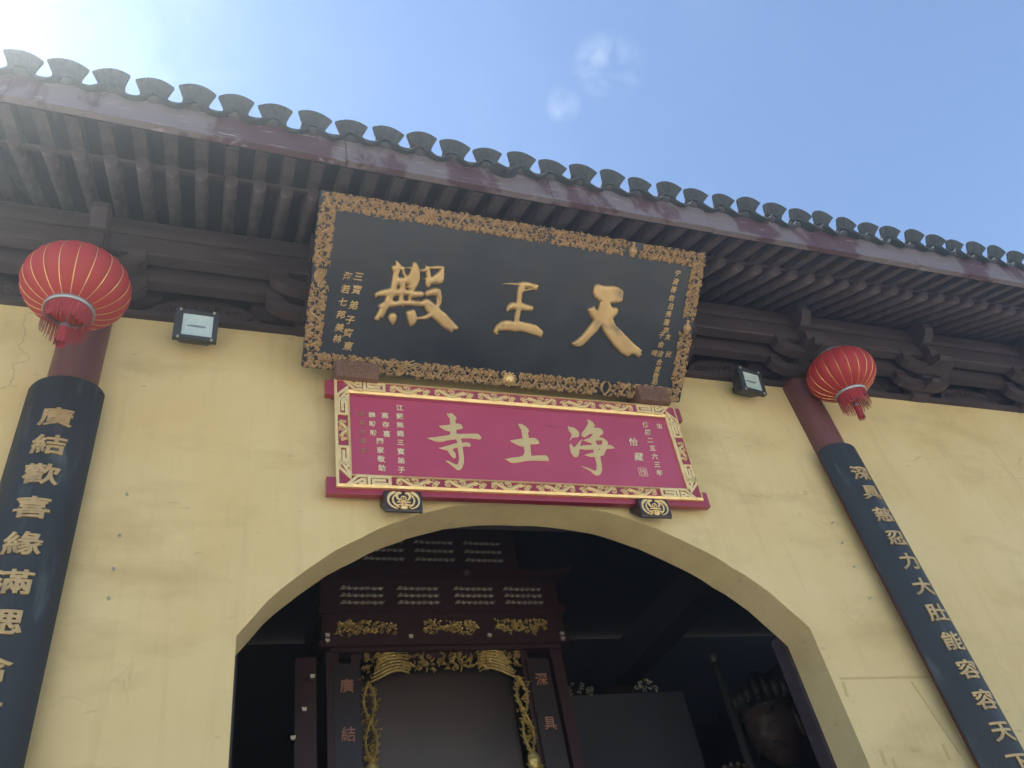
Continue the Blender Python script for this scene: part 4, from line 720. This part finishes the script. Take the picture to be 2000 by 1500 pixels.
def vine_row(w_, seed):
    r = random.Random(seed); m = MB(); n = 7
    for k in range(n):
        x = -w_ / 2 + w_ * (k + 0.5) / n; f = 1 if k < n / 2 else -1
        m.ribbon(spiral(x, 0.0, 0.020, 0.004, 0.5 + k, f * 1.2, 9), 0.008, 0.010)
        m.ribbon(bez((x - 0.03, -0.016), (x - 0.01, 0.02), (x + 0.01, -0.03), (x + 0.03, 0.014), 6), taper(7, 0.011), 0.010)
    return m.mesh('gilt_scroll', 'silvergilt')
VR = [vine_row(0.37, i) for i in range(3)]
for j, z in enumerate((5.112, 5.045, 4.978)):
    for k, x in enumerate((-0.73, -0.24, 0.27, 0.74)): ob('gilt_scroll', VR[(j + k) % 3], shr, (x, -0.004, z - 0.12))
for j, z in enumerate((5.585, 5.495, 5.405)):
    for k, x in enumerate((-0.52, -0.05, 0.42)): ob('gilt_scroll', VR[(j + k) % 3], shr, (x, -0.004, z - 0.12))
def carving(w_, h_, n, seed, ripple=0.0):
    r = random.Random(seed); m = MB()
    for k in range(n):
        x, z = r.uniform(-w_ / 2, w_ / 2), r.uniform(-h_ / 2, h_ / 2) * (1 - 0.35 * abs(2 * r.random() - 1)); a = r.uniform(0, 6.28); L_ = r.uniform(0.02, 0.05)
        if k % 3 == 0: m.ribbon(spiral(x, z, 0.020, 0.004, a, 1.1, 7), 0.008, 0.02)
        elif k % 3 == 1: m.ribbon([(x, z), (x + L_ * 0.5 * math.cos(a), z + L_ * .5 * math.sin(a)), (x + L_ * math.cos(a + .3), z + L_ * math.sin(a + .3))], [0.006, 0.014, 0.002], 0.024)
        else: m.blob((x, -0.01, z), (0.012, 0.014, 0.009), 6, 4)
    return m.mesh('gilt_carving', 'shrine_gold')
for k, x in enumerate((-0.70, 0.02, 0.66)): ob('gilt_carving', carving(0.48, 0.13, 110, 20 + k), shr, (x, -0.012, 4.745 - 0.12))
studm = MB().box((0, -0.03, 0), (0.040, 0.04, 0.026), taper=0.7).mesh('stud', 'silvergilt')
for x, z in ((-0.36, 4.625), (0.325, 4.625), (-1.04, 4.645), (1.0, 4.63), (-1.04, 4.60), (1.0, 4.585), (-1.16, 4.31), (-1.22, 4.06), (-1.30, 3.855)): ob('stud', studm, shr, (x, -0.05, z - 0.12))
sp('side_post', MB().box((-1.2, 0.05, 2.3), (0.16, 0.12, 4.4)).box((-0.99, 0.08, 2.3), (0.1, 0.14, 4.5)).box((0.95, 0.08, 2.3), (0.1, 0.14, 4.5)), 'darkred')
sp('niche_back', MB().box((-0.09, 0.62, 2.8), (1.6, 0.06, 3.6)), 'niche')
sp('niche_frame', MB().box((-0.80, 0.12, 2.6), (0.07, 0.16, 3.9)).box((0.66, 0.12, 2.6), (0.07, 0.16, 3.9)).box((-0.07, 0.12, 4.52), (1.4, 0.14, 0.05)), 'darkred')
def niche_crest():
    r = random.Random(9); m = MB()
    for s in (-1, 1):
        for k in range(7): m.ribbon([(s * x, z) for x, z in bez((-0.62 + 0.012 * k, 4.30 + 0.030 * k), (-0.52, 4.33 + 0.036 * k), (-0.42, 4.44 + 0.018 * k), (-0.30, 4.36 + 0.030 * k), 9)], taper(10, 0.020), 0.022)
        for k in range(16):
            x = s * (0.05 + 0.022 * k); z = 4.36 + 0.11 * r.random(); a = r.uniform(0.2, 2.9); m.ribbon([(x, z), (x + 0.03 * math.cos(a), z + 0.03 * math.sin(a)), (x + 0.055 * math.cos(a + .3), z + 0.055 * math.sin(a + .3))], [0.012, 0.020, 0.003], 0.03)
        for k in range(12): x = s * r.uniform(0.35, 0.68); m.ribbon(spiral(x, 4.47 + 0.05 * r.random(), 0.026, 0.005, r.uniform(0, 6), 1.1, 8), 0.012, 0.03)
    for k in range(90):
        x = r.uniform(-0.68, 0.68); z = 4.40 + 0.13 * r.random() - (0.0 if abs(x) < 0.35 else 0.05 * r.random()); a = r.uniform(0, 6.28); L_ = r.uniform(0.03, 0.055)
        m.ribbon([(x, z), (x + L_ * .5 * math.cos(a), z + L_ * .5 * math.sin(a)), (x + L_ * math.cos(a + .4), z + L_ * math.sin(a + .4))], [0.008, 0.016, 0.003], 0.034)
    for k in range(26): x = r.uniform(-0.66, 0.66); m.ribbon(spiral(x, 4.40 + 0.12 * r.random(), 0.024, 0.005, r.uniform(0, 6), r.choice((-1, 1)) * 1.1, 8), 0.010, 0.03)
    return m
sp('niche_crest', niche_crest(), 'shrine_gold', (-0.07, 0.03, 0))
def vine(s):
    r = random.Random(3 + s); m = MB()
    for ph in (0.0, math.pi):
        p = [(0.045 * math.sin(ph + q * 0.55), 4.30 - q * 0.055) for q in range(26)]; m.ribbon(p, 0.020, 0.03)
        for q in range(1, 25):
            for sd in (-1, 1): x, z = p[q]; m.ribbon([(x + sd * 0.008, z), (x + sd * 0.03, z + 0.02)], [0.012, 0.002], 0.02)
    for q in range(70):
        x, z = r.uniform(-.065, .065), 4.36 - r.random() * 1.4; a = r.uniform(0, 6.28); L_ = r.uniform(0.025, 0.05)
        m.ribbon([(x, z), (x + L_ * .5 * math.cos(a), z + L_ * .5 * math.sin(a)), (x + L_ * math.cos(a + .4), z + L_ * math.sin(a + .4))], [0.008, 0.015, 0.003], 0.03)
    for q in range(22): x, z = r.uniform(-.05, .05), 4.32 - r.random() * 1.3; m.ribbon(spiral(x, z, 0.022, 0.004, r.uniform(0, 6), 1.1, 8), 0.011, 0.036)
    m.blob((0, -0.02, 3.62), (0.055, 0.03, 0.07), 10, 6); return m
for s, x in ((-1, -0.71), (1, 0.57)): sp('gilt_vine', vine(s), 'shrine_gold', (x, 0.03, 0))
sp('glass_pane', MB().box((-0.07, 0.11, 3.0), (1.16, 0.006, 2.9)), 'dustyglass')
sp('reflection_mound', MB().lathe([(0.001, 0.0), (0.18, -0.012), (0.36, -0.05), (0.50, -0.14), (0.54, -0.4), (0.54, -1.0)], k=28), 'mottle', (-0.05, 0.42, 3.665), True).scale = (1, 0.35, 1)  # added mound, its mottled colour standing in for the reflection in the pane
for s, chs, x in ((-1, '廣結', -0.885), (1, '深具', 0.76)):
    sp('inner_couplet', MB().box((x, 0.02, 2.9), (0.20, 0.03, 3.1)), 'blackbox')
    for ch_, z in zip(chs, (4.265, 3.892)): ob('character', text_glyph(ch_, 0.115, 'faded', 0.003, 0.001, 1.0), shr, (x, -0.002, z - 0.12))
# dark screen board and its pierced crests to the right of the shrine
scr = thing('screen_board', 'plain dark grey screen board standing right of the shrine', 'screen', (1.97, 3.0, 0.12))
ob('board', MB().box((0, 0.02, 2.185), (1.42, 0.04, 4.37)).mesh('board', 'panel'), scr)
for x, w_ in ((-0.45, 0.32), (0.32, 0.26)):
    m = MB(); r = random.Random(int(x * 10))
    for k in range(16):
        u = r.uniform(-w_ / 2, w_ / 2); z = 4.38 + r.random() * 0.16 * (1 - abs(u) / w_ * 1.4); m.ribbon(spiral(u, z, 0.024, 0.008, r.uniform(0, 6), 0.7, 6), 0.015, 0.02)
    ob('pierced_crest', m.mesh('pierced_crest', 'silvergilt'), scr, (x, 0, 0))
# ------------------------------------------------------------------ guardian statue on the right
def subsurf(o, n=2): s = o.modifiers.new('sub', 'SUBSURF'); s.levels = n; s.render_levels = n; return o
def skin(name, verts, edges, radii, m, parent, root=0):
    me = bpy.data.meshes.new(name); me.from_pydata(verts, edges, []); me.update(); o = ob(name, me, parent); me.materials.append(M[m])
    o.modifiers.new('skin', 'SKIN'); me.skin_vertices[0].data[root].use_root = True
    for i, r in enumerate(radii): me.skin_vertices[0].data[i].radius = (r, r) if isinstance(r, (int, float)) else r
    return subsurf(o, 2)
gu = thing('guardian_statue', 'painted guardian statue with crowned head in the dark, right inside the doorway', 'statue', (2.92, 2.1, 0.12), (0, 0, R(-44)))
ob('plinth', MB().box((0, 0.1, 0.45), (1.5, 1.2, 0.9)).mesh('plinth', 'darkred'), gu)
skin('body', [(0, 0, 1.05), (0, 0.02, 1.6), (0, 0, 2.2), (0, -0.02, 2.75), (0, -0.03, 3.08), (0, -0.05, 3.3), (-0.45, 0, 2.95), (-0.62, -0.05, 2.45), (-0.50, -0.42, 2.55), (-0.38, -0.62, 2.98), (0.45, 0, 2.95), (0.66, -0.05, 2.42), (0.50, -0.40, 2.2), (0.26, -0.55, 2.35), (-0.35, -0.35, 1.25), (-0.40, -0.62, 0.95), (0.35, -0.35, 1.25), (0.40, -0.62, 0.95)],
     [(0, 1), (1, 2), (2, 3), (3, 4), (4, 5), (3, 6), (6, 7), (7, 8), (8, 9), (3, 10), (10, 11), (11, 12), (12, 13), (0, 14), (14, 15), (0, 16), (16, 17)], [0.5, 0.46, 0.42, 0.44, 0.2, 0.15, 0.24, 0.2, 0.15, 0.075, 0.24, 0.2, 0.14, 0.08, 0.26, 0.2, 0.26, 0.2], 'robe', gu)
def head_mesh():
    m = MB(); k, n = 28, 22; rows = []
    for i in range(n + 1):
        ph = -math.pi / 2 + math.pi * i / n; row = []
        for j in range(k):
            th = 2 * math.pi * j / k; x, y, z = math.cos(ph) * math.sin(th), -math.cos(ph) * math.cos(th), math.sin(ph)
            wx = 0.235 * (1 - 0.30 * max(0, -z) ** 1.6); X, Y, Z = x * wx, y * 0.26, z * 0.335
            fr_ = max(0, -y) ** 2
            Y -= fr_ * 0.075 * math.exp(-((x / 0.17) ** 2) - ((z + 0.06) / 0.20) ** 2)              # nose
            Y += fr_ * 0.040 * (math.exp(-(((abs(x) - 0.36) / 0.17) ** 2) - ((z - 0.10) / 0.10) ** 2))  # eye sockets
            Y -= fr_ * 0.028 * math.exp(-(((abs(x) - 0.34) / 0.25) ** 2) - ((z - 0.27) / 0.08) ** 2)   # brows
            Y -= fr_ * 0.030 * math.exp(-((x / 0.30) ** 2) - ((z + 0.44) / 0.07) ** 2) + fr_ * 0.026 * math.exp(-((x / 0.22) ** 2) - ((z + 0.56) / 0.06) ** 2)   # lips
            Y -= fr_ * 0.030 * math.exp(-(((abs(x) - 0.45) / 0.22) ** 2) - ((z + 0.18) / 0.2) ** 2)    # cheeks
            Y -= max(0, -y) * 0.035 * math.exp(-((x / 0.35) ** 2) - ((z + 0.80) / 0.16) ** 2)         # chin
            row.append((X, Y, Z))
        rows.append(row + [row[0]])
    m.grid(rows)
    for s in (-1, 1): m.blob((s * 0.235, 0.03, -0.03), (0.03, 0.055, 0.12), 10, 8); m.blob((s * 0.085, -0.205, 0.035), (0.042, 0.03, 0.026), 10, 6)
    return m
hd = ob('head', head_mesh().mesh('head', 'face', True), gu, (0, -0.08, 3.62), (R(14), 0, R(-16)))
bm_ = MB()
for s in (-1, 1):
    bm_.ribbon([(s * x, z) for x, z in bez((0.02, 0.075), (0.06, 0.10), (0.12, 0.12), (0.17, 0.16))], taper(11, 0.030), 0.03, -0.22); bm_.ribbon([(s * x, z) for x, z in bez((0.012, -0.10), (0.06, -0.10), (0.11, -0.12), (0.15, -0.19))], taper(11, 0.022), 0.03, -0.235)
    bm_.blob((s * 0.085, -0.232, 0.035), (0.016, 0.012, 0.016), 8, 5)
bm_.ribbon([(-0.05, -0.155), (0, -0.148), (0.05, -0.155)], 0.016, 0.02, -0.24)
ob('brows_and_moustache', bm_.mesh('brows', 'wood'), hd)
cr = MB(); cr.lathe([(0.25, 0.0), (0.27, 0.05), (0.24, 0.09), (0.25, 0.16), (0.16, 0.26), (0.10, 0.30), (0.03, 0.36)], k=24, cap=True)
for q in range(11):
    a = math.pi + math.pi * q / 10; x, y = 0.25 * math.cos(a), 0.25 * math.sin(a); hh = 0.24 - 0.012 * abs(q - 5) * 1.5
    cr.tube([(x, y, 0.05), (x * 1.12, y * 1.12, 0.05 + hh * 0.5), (x * 1.02, y * 1.02, 0.05 + hh)], [0.04, 0.045, 0.006], 6); cr.blob((x * 1.2, y * 1.2, 0.10), (0.028, 0.028, 0.028), 6, 4)
ob('crown', cr.mesh('crown', 'robe', True), gu, (0, -0.06, 3.78), (R(10), 0, 0))
def hand(parent, base, up, fw, side, s=1.0):
    b = Vector(base); u = Vector(up).normalized(); f = Vector(fw).normalized(); sd_ = u.cross(f) * side; vs = [b]; es = []; rs = [0.07 * s]
    pal = b + u * 0.11 * s; vs.append(pal); es.append((0, 1)); rs.append((0.075 * s, 0.075 * s))
    for k, (o_, L_) in enumerate(((-0.075, 0.10), (-0.026, 0.115), (0.026, 0.11), (0.07, 0.085))):
        k0 = pal + sd_ * o_ * s + u * 0.06 * s; i = len(vs); vs += [k0, k0 + u * L_ * 0.55 * s + f * 0.05 * s, k0 + u * L_ * 0.55 * s + f * 0.13 * s]; es += [(1, i), (i, i + 1), (i + 1, i + 2)]; rs += [0.030 * s, 0.027 * s, 0.021 * s]
    t0 = b + sd_ * -0.085 * s + u * 0.05 * s; i = len(vs); vs += [t0, t0 + u * 0.07 * s + f * 0.06 * s - sd_ * 0.02 * s]; es += [(0, i), (i, i + 1)]; rs += [0.034 * s, 0.024 * s]
    return skin('hand', [tuple(v) for v in vs], es, rs, 'face', parent)
hand(gu, (-0.38, -0.62, 2.98), (0.10, -0.1, 1), (0.25, -1, 0.15), 1, 1.15); hand(gu, (0.26, -0.55, 2.35), (-0.8, -0.4, 0.3), (0, -1, -0.3), -1, 1.1)
stf = thing('staff', 'dark upright staff held in front of the guardian statue', 'staff', (2.10, 1.50, 0.12))
stf_m = MB().tube([(0, 0, 0.9), (0, 0, 4.02)], 0.035, 10).lathe([(0.035, 4.0), (0.05, 4.03), (0.05, 4.07), (0.03, 4.10), (0.002, 4.12)], k=12)
ob('shaft', stf_m.mesh('staff', 'robe', True), stf)

# ------------------------------------------------------------------ added scattering volume standing in for veiling lens glare
hz = ob('glare_haze', MB().box((0, 0, 4.3), (302, 302, 10.6)).mesh('glare_haze', None)); hz['kind'] = 'stuff'
hm = bpy.data.materials.new('glare_haze_volume'); hm.use_nodes = True; hm.node_tree.nodes.clear()
ho = hm.node_tree.nodes.new('ShaderNodeOutputMaterial'); hv = hm.node_tree.nodes.new('ShaderNodeVolumePrincipled')
hv.inputs['Color'].default_value = (0.80, 0.91, 1.0, 1); hv.inputs['Density'].default_value = 0.0135; hv.inputs['Anisotropy'].default_value = 0.80
hm.node_tree.links.new(hv.outputs[0], ho.inputs['Volume']); hz.data.materials.append(hm)
